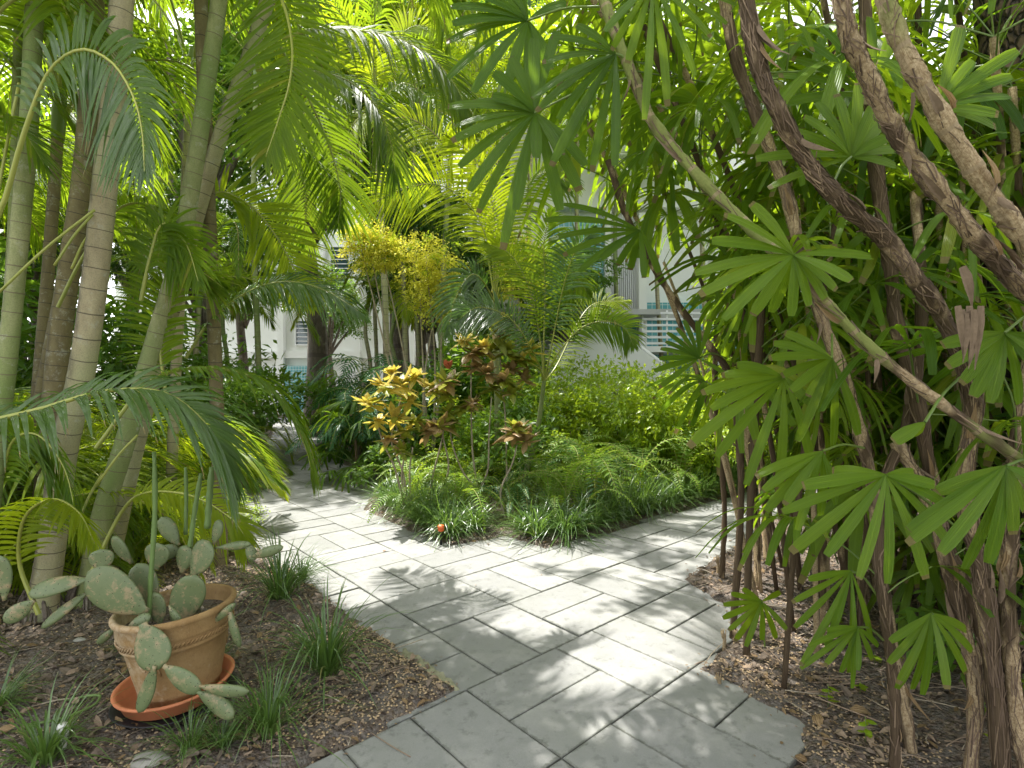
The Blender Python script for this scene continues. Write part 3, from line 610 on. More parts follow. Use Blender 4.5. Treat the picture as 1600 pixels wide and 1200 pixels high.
# lady palm leaf prototypes: petiole + fan, reach +X
def lp_leaf(mb, i, up, ln, n, w, sp, dr):
    rnd = random.Random(i * 3 + 5); pl = rnd.uniform(.20, .34)
    C = [Vector((0, 0, 0)), Vector((pl * .45, 0, pl * up * .6)), Vector((pl, rnd.gauss(0, .02), pl * up))]; P = cr(C, 8); mb.tube(P, [.0035] * 8, 5, 1, cap=False)
    d = (P[-1] - P[-2]).normalized(); d = (d + DN * rnd.uniform(.25, .6)).normalized(); s_ = Vector((0, 1, 0)); nrm = s_.cross(d); nrm = nrm if nrm.z > 0 else -nrm
    fan(mb, P[-1], d, (nrm + s_ * rnd.gauss(0, .25)).normalized(), n, ln, w, sp, dr, .06, i)
LPspec = [(.9, .32, 10, .0145, 1.7, .45), (.4, .34, 9, .016, 1.5, .6), (.1, .31, 11, .014, 1.9, .5), (1.2, .29, 8, .017, 1.6, .35), (.6, .36, 12, .0135, 1.9, .7), (.2, .30, 7, .019, 1.3, .8), (.8, .33, 9, .0155, 1.8, .9)]
LPm = {k: [mesh_of(lambda mb, i=i, s=s: lp_leaf(mb, i, *s), "fan_leaf", [M[k], M['petiole']]) for i, s in enumerate(LPspec)] for k in ('rhapis', 'rhapis_deep')}
def grass_tuft(mb, n, ln, w, seed, spread=.5):
    rnd = random.Random(seed)
    for i in range(n):
        a = rnd.random() * 6.283; b = abs(rnd.gauss(0, spread)) + .08; l_ = ln * rnd.uniform(.55, 1.15); o = Vector((math.cos(a), math.sin(a), 0)); p = o * rnd.uniform(0, .045)
        d = (o * math.sin(min(b, 1.2)) + Vector((rnd.gauss(0, .08), rnd.gauss(0, .08), math.cos(min(b, 1.2))))).normalized(); dr = rnd.uniform(.45, 1.7); st = 6
        Q = [p + d * (l_ * q / st) + o * (.18 * l_ * (q / st) ** 2) + DN * (dr * l_ * .55 * (q / st) ** 2.3) for q in range(st + 1)]
        wd = [w * x for x in (.8, 1, 1, .95, .8, .5, .05)]
        mb.ribbon(Q, wd, Vector((-o.y, o.x, 0)), .3, 0)
GT = [mesh_of(lambda mb, i=i, s=s: grass_tuft(mb, s[0], s[1], s[2], i * 13, s[3]), "lily_turf_plant", M['liriope']) for i, s in enumerate(((130, .42, .0032, .42), (110, .48, .0034, .38), (150, .38, .0030, .5), (100, .46, .0036, .36), (130, .44, .0032, .5)))]
# fern frond prototypes
FF = {}
for k in ('fern', 'fern_dark'):
    FF[k] = [mesh_of(lambda mb, i=i, s=s: frond(mb, [Vector((0, 0, 0)), Vector((.10 * s, 0, .35 * s)), Vector((.33 * s, .0, .55 * s)), Vector((.62 * s, .02, .52 * s)), Vector((.85 * s, .03, .32 * s))], .085 * s + .015, 26, .0085, .1, .2, .2, .18, .0035, seed=i + 40, st=3, miss=.01), "frond", [M[k], M['rachis']]) for i, s in enumerate((.85, 1.0, .7))]
# philodendron leaf prototypes
PL = [mesh_of(lambda mb, i=i, s=s: frond(mb, [Vector((0, 0, 0)), Vector((.12 * s, 0, .42 * s)), Vector((.35 * s, .0, .60 * s)), Vector((.70 * s, .02, .55 * s)), Vector((1.0 * s, .03, .30 * s))], .30 * s, 13, .020, .15, .42, .35, .50, .007, seed=i + 60, st=5, miss=0), "split_leaf", [M['philo'], M['rachis']]) for i, s in enumerate((.85, 1.0))]
def crown(mb, blobs, n, sz, seed, mi=0, flat=.4, mats=None, elong=2.0):
    """leafy crown: leaves in clumps scattered over blobs (cx,cy,cz,rx,ry,rz)"""
    rnd = random.Random(seed); wsum = sum(b[3] * b[5] for b in blobs)
    for b in blobs:
        nb = int(n * b[3] * b[5] / wsum); cl = max(6, nb // 26)
        for c_ in range(cl):
            a = rnd.random() * 6.283; z = rnd.uniform(-1, 1); rr_ = math.sqrt(1 - z * z); k = rnd.uniform(.45, 1.08)
            o = Vector((rr_ * math.cos(a), rr_ * math.sin(a), z)); cc = Vector((b[0] + b[3] * k * o.x, b[1] + b[4] * k * o.y, b[2] + b[5] * k * o.z)); cr_ = rnd.uniform(.10, .24) * min(b[3], b[5]) + sz * .6
            mm = mi if not mats else rnd.choice(mats)
            for q in range(nb // cl):
                p = cc + Vector((rnd.gauss(0, 1), rnd.gauss(0, 1), rnd.gauss(0, .7))) * cr_ * .6
                d = (o * .7 + Vector((rnd.gauss(0, .7), rnd.gauss(0, .7), rnd.gauss(-.1, .5)))).normalized(); l_ = sz * rnd.uniform(.6, 1.3)
                nn = Vector((rnd.gauss(0, flat), rnd.gauss(0, flat), 1)); s_ = d.cross(nn)
                if s_.length < .1: continue
                s_.normalize(); w_ = l_ / elong / 2; up_ = s_.cross(d)
                i0 = mb.vert(p, .5, 0); i1 = mb.vert(p + d * (l_ * .45) + s_ * w_ + up_ * w_ * .3, 1, .45); i2 = mb.vert(p + d * l_ + DN * l_ * .12, .5, .9); i3 = mb.vert(p + d * (l_ * .45) - s_ * w_ + up_ * w_ * .3, 0, .45)
                mb.face((i0, i1, i2), mm); mb.face((i0, i2, i3), mm)
# ------------------------------------------------------------------ areca palms, left
def ring_tube(mb, P, r0, r1, seed, gap=.12, ns=14, flare=0.0):
    """ringed palm trunk; UV v counts the leaf scars"""
    rnd = random.Random(seed); tot = sum((P[i + 1] - P[i]).length for i in range(len(P) - 1)); n = max(12, int(tot / .02)); Q = cr(P, n)
    vs = []; rs = []; v = 0; Ls = 0; nxt = gap * rnd.uniform(.5, 1)
    cur = gap; acc = 0
    for i in range(n):
        if i: s_ = (Q[i] - Q[i - 1]).length; acc += s_; Ls += s_
        if acc > cur: acc -= cur; v += 1; cur = gap * rnd.uniform(.75, 1.25)
        f = acc / cur; vs.append(v + min(f, .999)); base = r0 + (r1 - r0) * Ls / tot
        rs.append(base * (1 + .045 * math.exp(-((f if f < .5 else f - 1) / .10) ** 2) + .012 * math.sin(f * 3.14)) + flare * math.exp(-Ls / .12))
    vs = [v_ if True else 0 for v_ in vs]
    # make v continuous (monotone) for interpolation
    for i in range(1, n): vs[i] = max(vs[i], vs[i - 1])
    mb.tube(Q, rs, ns, 0, vs=vs)
def roots(mb, c, r, n, seed):
    rnd = random.Random(seed)
    for i in range(n):
        a = rnd.random() * 6.283; o = Vector((math.cos(a), math.sin(a), 0)); h_ = rnd.uniform(.04, .22); e = rnd.uniform(1.15, 2.1)
        mb.tube(cr([c + o * r * .9 + Vector((0, 0, h_)), c + o * r * (1 + (e - 1) * .5) + Vector((0, 0, h_ * .55)), c + o * r * e + Vector((0, 0, -.03))], 5), rnd.uniform(.004, .009), 5, 0)
GA = "tall areca palms on the left"
def clear(x, y, d=.12): return float(sdist(np.array([x]), np.array([y]))[0]) > d
def areca(pts, r0, r1, mat, label, nf=8, seed=0, fm='areca', key=None, group=GA, rt=0, hero=None, crownshaft=True, fs=1.15, droopy=None):
    rnd = random.Random(seed); base = Vector(pts[0]); t_ = thing("areca_palm", label, "palm", base, group, key)
    mb = MB(); ring_tube(mb, pts, r0, r1, seed, .115 if r0 > .04 else .07, flare=.025 if rt else 0); tr = mb.build("trunk", mat, t_)
    if rt:
        mb = MB(); roots(mb, base, r0 * 1.1, rt, seed); mb.build("root_mass", M['stem_dark'], t_)
    top = Vector(pts[-1]); d = (top - Vector(pts[-2])).normalized()
    if crownshaft:
        mb = MB(); mb.tube([top, top + d * .25, top + d * .55], [r1 * 1.15, r1 * 1.35, r1 * .6], 12, 0, cap=False); mb.build("crownshaft", M['cactus_green'] if 0 else M['petiole'], t_)
    ms = AFm[fm]; a0 = rnd.random() * 6.28
    for i in range(nf):
        yaw = a0 + i * 2.4 + rnd.gauss(0, .2); s_ = fs * rnd.uniform(.85, 1.12)
        link("frond", rnd.choice(ms if not droopy else ms[2:]), t_, top - base + d * (.35 if crownshaft else 0) - Vector((0, 0, .02 * i)), (rnd.gauss(0, .12), rnd.gauss(.05, .14), yaw), s_)
    return t_
def hero_frond(parent, pts, Lf, n, w, mat='areca', name="frond", up=None, **kw):
    """pts in pixels with depth (px, py, Y)"""
    mb = MB(); frond(mb, [W(*p) for p in pts], Lf, n, w, up=up, **kw); return mb.build(name, [M[mat], M['rachis']], parent)
def gpt(px, py, Y):
    p = W(px, py, Y); p.z = gz1(p.x, p.y) - .05; return p
T1 = areca([gpt(-40, 900, 2.9), W(-5, 700, 2.85), W(12, 560, 2.8), W(33, 340, 2.75), W(46, 180, 2.7), W(55, -20, 2.7), W(60, -160, 2.7)], .044, .036, M['trunk_green'],
           "pale green ringed palm trunk with a dark streak, nearest the left edge of the photo", 7, 1)
T2 = areca([gpt(62, 960, 3.15), W(84, 830, 3.15), W(100, 705, 3.1), W(128, 580, 3.05), W(148, 440, 3.0), W(166, 270, 2.95), W(181, 120, 2.9), W(192, -20, 2.85), W(200, -180, 2.85)], .070, .052, M['trunk_tan'],
           "thickest tan ringed palm trunk with a dark streak, second from the left", 8, 2, rt=70)
T3 = areca([gpt(135, 930, 3.35), W(158, 815, 3.4), W(196, 690, 3.45), W(240, 540, 3.5), W(280, 400, 3.5), W(306, 250, 3.45), W(325, 120, 3.4), W(343, -10, 3.35), W(352, -170, 3.3)], .062, .044, M['trunk_green'],
           "smooth green ringed palm trunk leaning right in front of its crossing neighbour", 9, 3, rt=40)
T4 = areca([gpt(165, 915, 3.75), W(215, 690, 3.75), W(270, 480, 3.75), W(304, 350, 3.75), W(350, 195, 3.72), W(385, 100, 3.7), W(418, 0, 3.65), W(450, -120, 3.6)], .052, .046, M['trunk_tan'],
           "tan ringed palm trunk leaning hard right towards the top of the photo", 9, 4)
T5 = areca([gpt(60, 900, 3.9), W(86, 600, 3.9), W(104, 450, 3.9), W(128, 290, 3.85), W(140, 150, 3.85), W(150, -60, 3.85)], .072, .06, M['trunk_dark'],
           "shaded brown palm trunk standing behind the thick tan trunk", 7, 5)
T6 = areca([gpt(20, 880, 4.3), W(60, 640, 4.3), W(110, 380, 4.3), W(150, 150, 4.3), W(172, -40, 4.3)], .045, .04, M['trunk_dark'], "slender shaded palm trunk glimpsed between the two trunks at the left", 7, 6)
T7 = areca([gpt(-5, 850, 3.8), W(12, 500, 3.8), W(22, 300, 3.8), W(30, 0, 3.8), W(34, -100, 3.8)], .03, .026, M['trunk_green'], "thin green palm stem close behind the leftmost ringed trunk", 6, 7)
# hero fronds hung on those palms
up_l = Vector((-.2, -.5, .8))
hero_frond(T1, [(-60, 420, 2.3), (0, 330, 2.3), (35, 215, 2.25), (75, 115, 2.2), (125, 78, 2.15), (175, 98, 2.1), (208, 150, 2.05), (222, 205, 2.02), (226, 268, 2.0)], .31, 46, .0105, 'areca_blue', sweep=.45, droop=.45, van=.25, t0=.30, up=Vector((.1, -.75, .6)), seed=11)
hero_frond(T1, [(-150, 690, 2.0), (-60, 668, 2.0), (60, 640, 2.05), (160, 612, 2.1), (250, 612, 2.15), (310, 650, 2.2), (345, 705, 2.25), (362, 760, 2.3)], .38, 62, .0115, 'areca_blue', sweep=.62, droop=.55, van=.45, t0=.05, up=Vector((.1, -.45, .85)), seed=12)
hero_frond(T2, [(150, 700, 2.75), (230, 600, 2.8), (310, 575, 2.85), (395, 590, 2.9), (450, 640, 2.95), (478, 700, 3.0), (488, 745, 3.0)], .30, 50, .010, 'areca', sweep=.8, droop=.65, van=.35, t0=.15, seed=13, asym=.8)
hero_frond(T2, [(60, 960, 2.7), (30, 880, 2.7), (38, 810, 2.65), (80, 780, 2.6), (122, 800, 2.55), (148, 850, 2.5)], .27, 40, .009, 'areca_yellow', sweep=.5, droop=.35, van=.3, t0=.2, up=Vector((.2, -.6, .7)), seed=14)
hero_frond(T2, [(-40, 900, 2.9), (0, 760, 2.9), (20, 690, 2.85), (60, 680, 2.8), (100, 730, 2.8), (118, 800, 2.75)], .34, 44, .010, 'areca', sweep=.6, droop=.4, van=.3, t0=.2, up=Vector((.2, -.6, .7)), seed=15)
hero_frond(T2, [(140, 900, 2.9), (190, 800, 3.0), (230, 770, 3.0), (300, 775, 3.0), (360, 810, 3.0), (390, 850, 3.0)], .28, 36, .010, 'areca_yellow', sweep=.7, droop=.4, van=.3, t0=.3, seed=16)
hero_frond(T3, [(350, -90, 3.2), (400, -60, 3.1), (440, 0, 3.0), (456, 70, 2.95), (452, 130, 2.9), (434, 190, 2.9), (415, 245, 2.9)], .46, 56, .0105, 'areca', sweep=.45, droop=.2, van=.1, t0=.12, up=Vector((.1, -.9, .3)), seed=17)
hero_frond(T4, [(440, 60, 3.6), (500, 45, 3.6), (560, 48, 3.6), (620, 60, 3.6), (675, 90, 3.6), (715, 140, 3.6), (735, 190, 3.6)], .52, 60, .012, 'areca', sweep=.55, droop=.55, van=.2, t0=.08, seed=18, up=Vector((0, -.6, .7)))
hero_frond(T4, [(400, 110, 4.0), (470, 110, 4.0), (540, 125, 4.0), (590, 170, 4.0), (612, 230, 4.0), (618, 280, 4.0)], .52, 50, .012, 'areca', sweep=.6, droop=.6, van=.2, t0=.1, seed=19, up=Vector((0, -.6, .7)))
hero_frond(T4, [(300, 330, 3.9), (345, 300, 4.0), (395, 325, 4.1), (432, 370, 4.15), (462, 425, 4.2), (488, 475, 4.2)], .46, 54, .012, 'areca_yellow', sweep=.5, droop=.15, van=.15, t0=.15, seed=20, up=Vector((.2, -.9, .3)))
hero_frond(T4, [(290, 560, 3.9), (330, 500, 4.0), (390, 455, 4.0), (450, 440, 4.0), (510, 455, 4.0), (565, 490, 4.0)], .44, 54, .011, 'areca_blue', sweep=.6, droop=.5, van=.25, t0=.15, seed=21)
hero_frond(T4, [(430, 60, 4.4), (480, 150, 4.5), (515, 230, 4.6), (532, 300, 4.6), (528, 350, 4.6)], .46, 48, .012, 'areca', sweep=.5, droop=.4, van=.2, t0=.1, seed=27, up=Vector((0, -.7, .6)))
hero_frond(T4, [(360, 230, 4.4), (410, 215, 4.5), (460, 235, 4.6), (505, 280, 4.7), (530, 330, 4.7)], .48, 48, .012, 'areca', sweep=.55, droop=.5, van=.25, t0=.15, seed=28)
hero_frond(T4, [(400, 160, 4.8), (440, 190, 4.9), (470, 260, 5.0), (478, 330, 5.0), (470, 380, 5.0)], .50, 48, .012, 'areca', sweep=.5, droop=.4, van=.25, t0=.1, seed=29, up=Vector((0, -.8, .4)))
hero_frond(T3, [(220, 470, 3.2), (235, 400, 3.2), (255, 350, 3.2), (290, 380, 3.2), (310, 440, 3.2)], .34, 40, .010, 'areca', sweep=.5, droop=.4, van=.25, t0=.15, seed=22, up=Vector((0, -.8, .5)))
hero_frond(T3, [(260, 620, 3.5), (250, 540, 3.5), (262, 450, 3.5), (300, 420, 3.5), (350, 450, 3.5)], .42, 46, .011, 'areca', sweep=.5, droop=.3, van=.25, t0=.15, seed=23, up=Vector((0, -.8, .5)))
hero_frond(T5, [(90, 480, 3.4), (130, 400, 3.4), (180, 330, 3.4), (230, 320, 3.4), (270, 370, 3.4), (290, 430, 3.4)], .38, 44, .010, 'areca', sweep=.55, droop=.45, van=.2, t0=.3, seed=24)
hero_frond(T1, [(-60, 120, 2.6), (-20, 40, 2.6), (40, -10, 2.6), (100, 10, 2.6), (150, 60, 2.6)], .40, 44, .011, 'areca', sweep=.5, droop=.4, van=.3, t0=.15, seed=25)
hero_frond(T1, [(-120, 330, 2.5), (-70, 230, 2.5), (-20, 180, 2.5), (30, 200, 2.5), (70, 260, 2.5)], .36, 44, .010, 'areca', sweep=.5, droop=.35, van=.3, t0=.15, seed=26)
# loose yellow leaf stalks crossing the trunks
for a_, b_, y_ in (((-10, 465), (148, 328), 2.6), ((85, 415), (145, 335), 2.8), ((-8, 330), (30, 130), 2.5), ((112, 420), (142, 362), 2.9), ((150, 760), (215, 680), 2.9), ((120, 820), (160, 740), 2.9)):
    mb = MB(); A, B = W(*a_, y_), W(*b_, y_ + .1); mb.tube(cr([A, A.lerp(B, .5) + Vector((0, 0, .02)), B], 8), .0065, 6, 0); mb.build("leaf_stalk", M['rachis'], T2)
# palms further back on the left, crowns arching over
rb = random.Random(31); used = []
BL = [(-4.2, 4.6, 3.6), (-3.3, 5.1, 4.2), (-5.4, 5.2, 3.4), (-4.8, 6.4, 4.4), (-6.6, 6.8, 3.8), (-3.9, 3.7, 3.4), (-7.4, 8.6, 4.2), (-2.3, 4.2, 4.6), (-5.2, 3.6, 3.0), (-8.2, 6.2, 4.4), (-9.0, 8.8, 3.6), (-6.0, 9.8, 2.9)]
for i, (x, y, h_) in enumerate(BL):
    lx, ly = rb.gauss(.1, .3), rb.gauss(0, .3)
    if not clear(x, y): continue
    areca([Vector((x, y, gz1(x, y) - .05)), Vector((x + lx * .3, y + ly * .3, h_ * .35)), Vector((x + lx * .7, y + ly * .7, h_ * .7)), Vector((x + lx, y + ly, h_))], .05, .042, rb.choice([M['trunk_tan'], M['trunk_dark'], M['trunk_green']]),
          "{n} areca palm from the left among the slender ones standing back from the thick trunks", 11, 50 + i, key='areca_back', group="slender areca palms behind", fs=1.15, droopy=(i % 2 == 0))
for i, (px, Y, py, fm_) in enumerate(((400, 17, 230, 'areca'), (585, 15.2, 180, 'areca'), (630, 11.4, 60, 'areca_yellow'), (650, 12.6, 120, 'areca'), (745, 12.0, 70, 'areca_yellow'), (830, 12.4, 200, 'areca'), (905, 13.4, 90, 'areca'), (965, 13.3, 230, 'areca'), (1030, 13.2, 300, 'areca'), (1100, 11.6, 100, 'areca'), (400, 10.6, 120, 'areca_yellow'), (352, 13, 455, 'areca'), (575, 13.5, 480, 'areca'), (615, 12.6, 505, 'areca_yellow'), (690, 12.4, 470, 'areca'))):
    areca([gpt(px, 690, Y), W(px + 4, 580, Y), W(px - 4, (py + 560) / 2, Y), W(px, py, Y)], .06, .045, rb.choice([M['trunk_tan'], M['trunk_green']]), "{n} palm from the left standing far back in front of the white building", 12, 400 + i, fm_, key='bpalm', group="palms before the building", fs=1.35)
YS = [(-3.5, 3.9, .85), (-4.1, 4.6, 1.3), (-4.9, 4.4, 1.5), (-4.4, 5.4, 1.4), (-5.6, 6.6, 1.5), (-5.0, 7.2, 1.2), (-2.8, 3.9, .5), (-3.3, 3.2, .8), (-3.9, 5.2, 1.1), (-4.5, 5.9, 1.2), (-5.3, 5.0, 1.2), (-5.6, 8.9, .9), (-5.1, 8.9, 1.25), (-5.9, 8.3, 1.2), (-6.4, 10.9, 1.3), (-7.0, 7.2, 1.3), (-4.2, 4.2, .95), (-6.3, 4.6, 1.3), (-7.6, 5.6, 1.4)]
for i, (x, y, s_) in enumerate(YS):
    if not clear(x, y, .35): continue
    b_ = Vector((x, y, gz1(x, y) - .03)); t_ = thing("palm_shoot", "{n} bushy young areca clump from the left, fronds rising from the ground", "palm", b_, "young areca clumps on the left", 'shoot')
    for k in range(11):
        link("frond", rb.choice(AFm['areca' if (i + k) % 2 else 'areca_yellow']), t_, (rb.gauss(0, .05), rb.gauss(0, .05), 0), (rb.gauss(0, .1), rb.gauss(-.1, .15), k * 2.4 + rb.random()), s_ * rb.uniform(.55, .9))
# ------------------------------------------------------------------ lady palms, right
GL = "lady palm canes on the right"
def sheath(mb, P, r, n, seed, flare=.0035):
    """brown fibre wrapped round a cane: many thin strands, some lifting off"""
    rnd = random.Random(seed); T = tang(P); m_ = len(P)
    for i in range(n):
        k = rnd.randrange(0, m_ - 4); ln = rnd.randint(2, 4); a = rnd.random() * 6.283; tw = rnd.gauss(0, .8); Q = []
        for q in range(ln + 1):
            j = min(m_ - 1, k + q); u = T[j].orthogonal().normalized(); w_ = T[j].cross(u); aa = a + tw * q / ln
            rr_ = (r[j] if isinstance(r, list) else r) * 1.03 + flare * rnd.random() * (q / ln) ** 2 * (6 if rnd.random() < .10 else 1)
            Q.append(P[j] + (u * math.cos(aa) + w_ * math.sin(aa)) * rr_)
        mb.ribbon(Q, [.0008 + .0012 * rnd.random()] * (ln + 1), T[k].cross(Q[0] - P[k]), 0, 0, 2)
def flap(mb, p, d, s_, ln, w_, m=1):
    Q = [p + d * (ln * q / 4) + s_.cross(d) * (.02 * (q / 4) ** 2) for q in range(5)]; mb.ribbon(Q, [w_ * .8, w_, w_ * .8, w_ * .4, .001], s_, .7, m, 2, twist=.5)
def cane(pts, wpx, mat, label, seed, key=None, leaves=0, group=GL, fib=160, flaps=3, reach=None, base=None, lo=.33):
    """pts (px,py,Y) from the ground up; wpx thickness in photo pixels at each"""
    P0 = [W(*p) for p in pts]
    if base: P0[0] = Vector(base)
    n = max(24, int(sum((P0[i + 1] - P0[i]).length for i in range(len(P0) - 1)) / .03)); P = cr(P0, n); rnd = random.Random(seed)
    rs = [wpx / 2 * P0[min(len(P0) - 1, int(i / n * len(P0)))].y / F for i in range(n)]; rs = [sum(rs[max(0, i - 3):i + 4]) / len(rs[max(0, i - 3):i + 4]) * (.92 + .16 * rnd.random()) for i in range(n)]
    rs = [r_ * .80 * (1 + .10 * math.sin(i * .55 + seed)) for i, r_ in enumerate(rs)]
    t_ = thing("lady_palm", label, "palm", P0[0], group, key)
    mb = MB(); mb.tube(P, rs, 10, 0, lump=.14, seed=seed); mb.build("cane", M[mat], t_)
    if fib:
        mb = MB(); sheath(mb, P, rs, fib, seed)
        T = tang(P)
        for k in range(flaps):
            j = rnd.randrange(3, n - 4); o = Vector((rnd.gauss(0, 1), -abs(rnd.gauss(0, 1)), rnd.gauss(0, .3))); o = (o - T[j] * o.dot(T[j])).normalized()
            flap(mb, P[j] + o * rs[j], (T[j] * rnd.choice((-1, 1, 1)) + o * rnd.uniform(.15, .5)).normalized(), o.cross(T[j]).normalized(), rnd.uniform(.06, .13), rs[j] * rnd.uniform(.3, .6), rnd.choice((1, 1, 2)))
        mb.build("fibre_sheath", [M['fibre'], M['sheath'], M['dry']], t_)
    for k in range(leaves):
        j = rnd.randrange(int(n * lo), n); yaw = rnd.random() * 6.28 if reach is None else reach + rnd.gauss(0, .9)
        link("fan_leaf", rnd.choice(LPm['rhapis' if rnd.random() < .7 else 'rhapis_deep']), t_, P[j] - P0[0], (rnd.gauss(0, .2), rnd.gauss(0, .25), yaw), rnd.uniform(.85, 1.15))
    return t_
C1 = cane([(1990, 1010, 1.75), (1800, 850, 1.65), (1600, 722, 1.5), (1500, 652, 1.5), (1410, 585, 1.5), (1330, 515, 1.5), (1245, 425, 1.5), (1160, 345, 1.55), (1085, 268, 1.6), (1020, 190, 1.65), (985, 110, 1.7), (950, 20, 1.75), (925, -60, 1.8)], 21, 'cane_green',
          "jointed green and tan cane slanting from the right edge to the top", 101, fib=150, flaps=8, base=(2.5, 1.75, 0))
C2 = cane([(1566, 1250, 1.85), (1548, 1010, 1.8), (1530, 880, 1.78), (1506, 760, 1.75), (1520, 620, 1.7), (1478, 505, 1.65), (1430, 435, 1.6), (1385, 375, 1.6), (1320, 320, 1.55), (1262, 255, 1.55), (1215, 170, 1.5), (1182, 90, 1.5), (1160, -40, 1.5)], 30, 'cane_brown',
          "thick dark fibrous cane curving left, third from right at the top", 102, fib=900, flaps=9, base=(1.72, 1.85, 0))
C3 = cane([(1900, 1100, 1.75), (1800, 700, 1.6), (1690, 520, 1.5), (1610, 460, 1.45), (1545, 395, 1.42), (1480, 315, 1.4), (1425, 245, 1.4), (1385, 180, 1.4), (1352, 110, 1.38), (1325, 50, 1.36), (1305, -60, 1.35)], 32, 'cane_mixed',
          "brown cane with peeling tan patches, second from the right edge", 103, fib=600, flaps=9, base=(2.35, 1.8, 0))
C4 = cane([(1950, 1000, 1.7), (1800, 640, 1.5), (1680, 480, 1.35), (1600, 375, 1.3), (1545, 300, 1.28), (1490, 215, 1.26), (1440, 130, 1.25), (1400, 50, 1.25), (1365, -60, 1.25)], 34, 'cane_tan',
          "thick pale peeled cane crossing the upper right corner of the photo", 104, fib=120, flaps=8, base=(2.3, 1.6, 0))
C5 = cane([(1155, 930, 3.0), (1158, 760, 3.0), (1142, 600, 2.95), (1112, 545, 2.9), (1062, 480, 2.85), (1020, 415, 2.8), (980, 340, 2.75), (950, 250, 2.7)], 13, 'cane_brown',
          "dark thin cane leaning left in front of the teal and white building", 105, leaves=7, fib=60, flaps=1, base=(1.27, 3.05, 0))
C6 = cane([(1420, 1120, 2.1), (1398, 1030, 2.1), (1376, 900, 2.1), (1368, 790, 2.05), (1350, 700, 2.05), (1322, 600, 2.0), (1285, 500, 2.0), (1250, 390, 2.0), (1228, 300, 2.0), (1190, 200, 2.0), (1150, 90, 2.0), (1125, -40, 2.0)], 22, 'cane_mixed',
          "brown and tan cane with hanging fibre sleeve, left of the large low fan leaf", 106, leaves=4, fib=420, flaps=8, base=(1.55, 2.05, 0))
C7 = cane([(1585, 1180, 2.15), (1556, 1060, 2.1), (1520, 950, 2.1), (1480, 850, 2.1), (1450, 720, 2.1), (1432, 620, 2.1), (1400, 500, 2.1), (1390, 400, 2.1), (1372, 290, 2.1), (1360, 160, 2.1), (1350, -20, 2.1)], 24, 'cane_brown',
          "upright dark shaggy cane standing behind the crossing green jointed cane", 107, leaves=3, fib=420, flaps=4, base=(2.0, 2.15, 0))
C8 = cane([(1405, 1235, 1.95), (1398, 1100, 1.95), (1386, 980, 1.97), (1372, 870, 2.0), (1380, 760, 2.05), (1420, 650, 2.15), (1440, 500, 2.2), (1430, 300, 2.3)], 19, 'cane_brown',
          "thin grey brown cane rooted in front of the shaggy cluster at lower right", 108, leaves=4, fib=200, flaps=3, base=(1.41, 1.95, 0))
C9 = cane([(1600, 1260, 1.8), (1585, 1080, 1.8), (1575, 900, 1.85), (1590, 700, 1.9), (1620, 500, 1.95), (1640, 250, 2.0)], 26, 'cane_mixed', "shaggy brown cane with peeled pale sheath at the lower right edge", 109, leaves=3, fib=420, flaps=8, base=(1.75, 1.78, 0))
C10 = cane([(1530, 1230, 1.9), (1524, 1080, 1.9), (1500, 960, 1.95), (1470, 840, 2.0), (1440, 760, 2.05), (1400, 690, 2.1)], 24, 'cane_mixed', "short leaning fibrous cane touching the shaggy cluster at its base", 110, leaves=2, fib=380, flaps=7, base=(1.62, 1.88, 0))
for q, (a_, b_, c_) in enumerate((((1128, 905), (1120, 500), 3.3), ((1182, 925), (1165, 560), 3.15), ((1200, 880), (1150, 420), 3.5), ((1250, 930), (1190, 480), 2.9), ((1290, 960), (1270, 420), 2.7), ((1320, 930), (1300, 300), 2.9), ((1340, 1010), (1372, 300), 2.5), ((1230, 900), (1285, 380), 3.3))):
    g_ = Gb(*a_); Y_ = g_.y
    cane([(a_[0], a_[1], Y_), (a_[0] * .7 + b_[0] * .3 + 6, a_[1] * .7 + b_[1] * .3, Y_), (a_[0] * .3 + b_[0] * .7 - 5, a_[1] * .3 + b_[1] * .7, Y_ - .05), (b_[0], b_[1], Y_ - .1)], 10 + 3 * (q % 3), ('cane_brown', 'cane_mixed', 'cane_tan')[q % 3],
         "{n} slim upright cane from the left beside the paving, fan leaves at its top", 120 + q, key='slim', leaves=8, group="slim lady palm canes beside the paving", fib=70, flaps=2, base=g_, lo=.72)
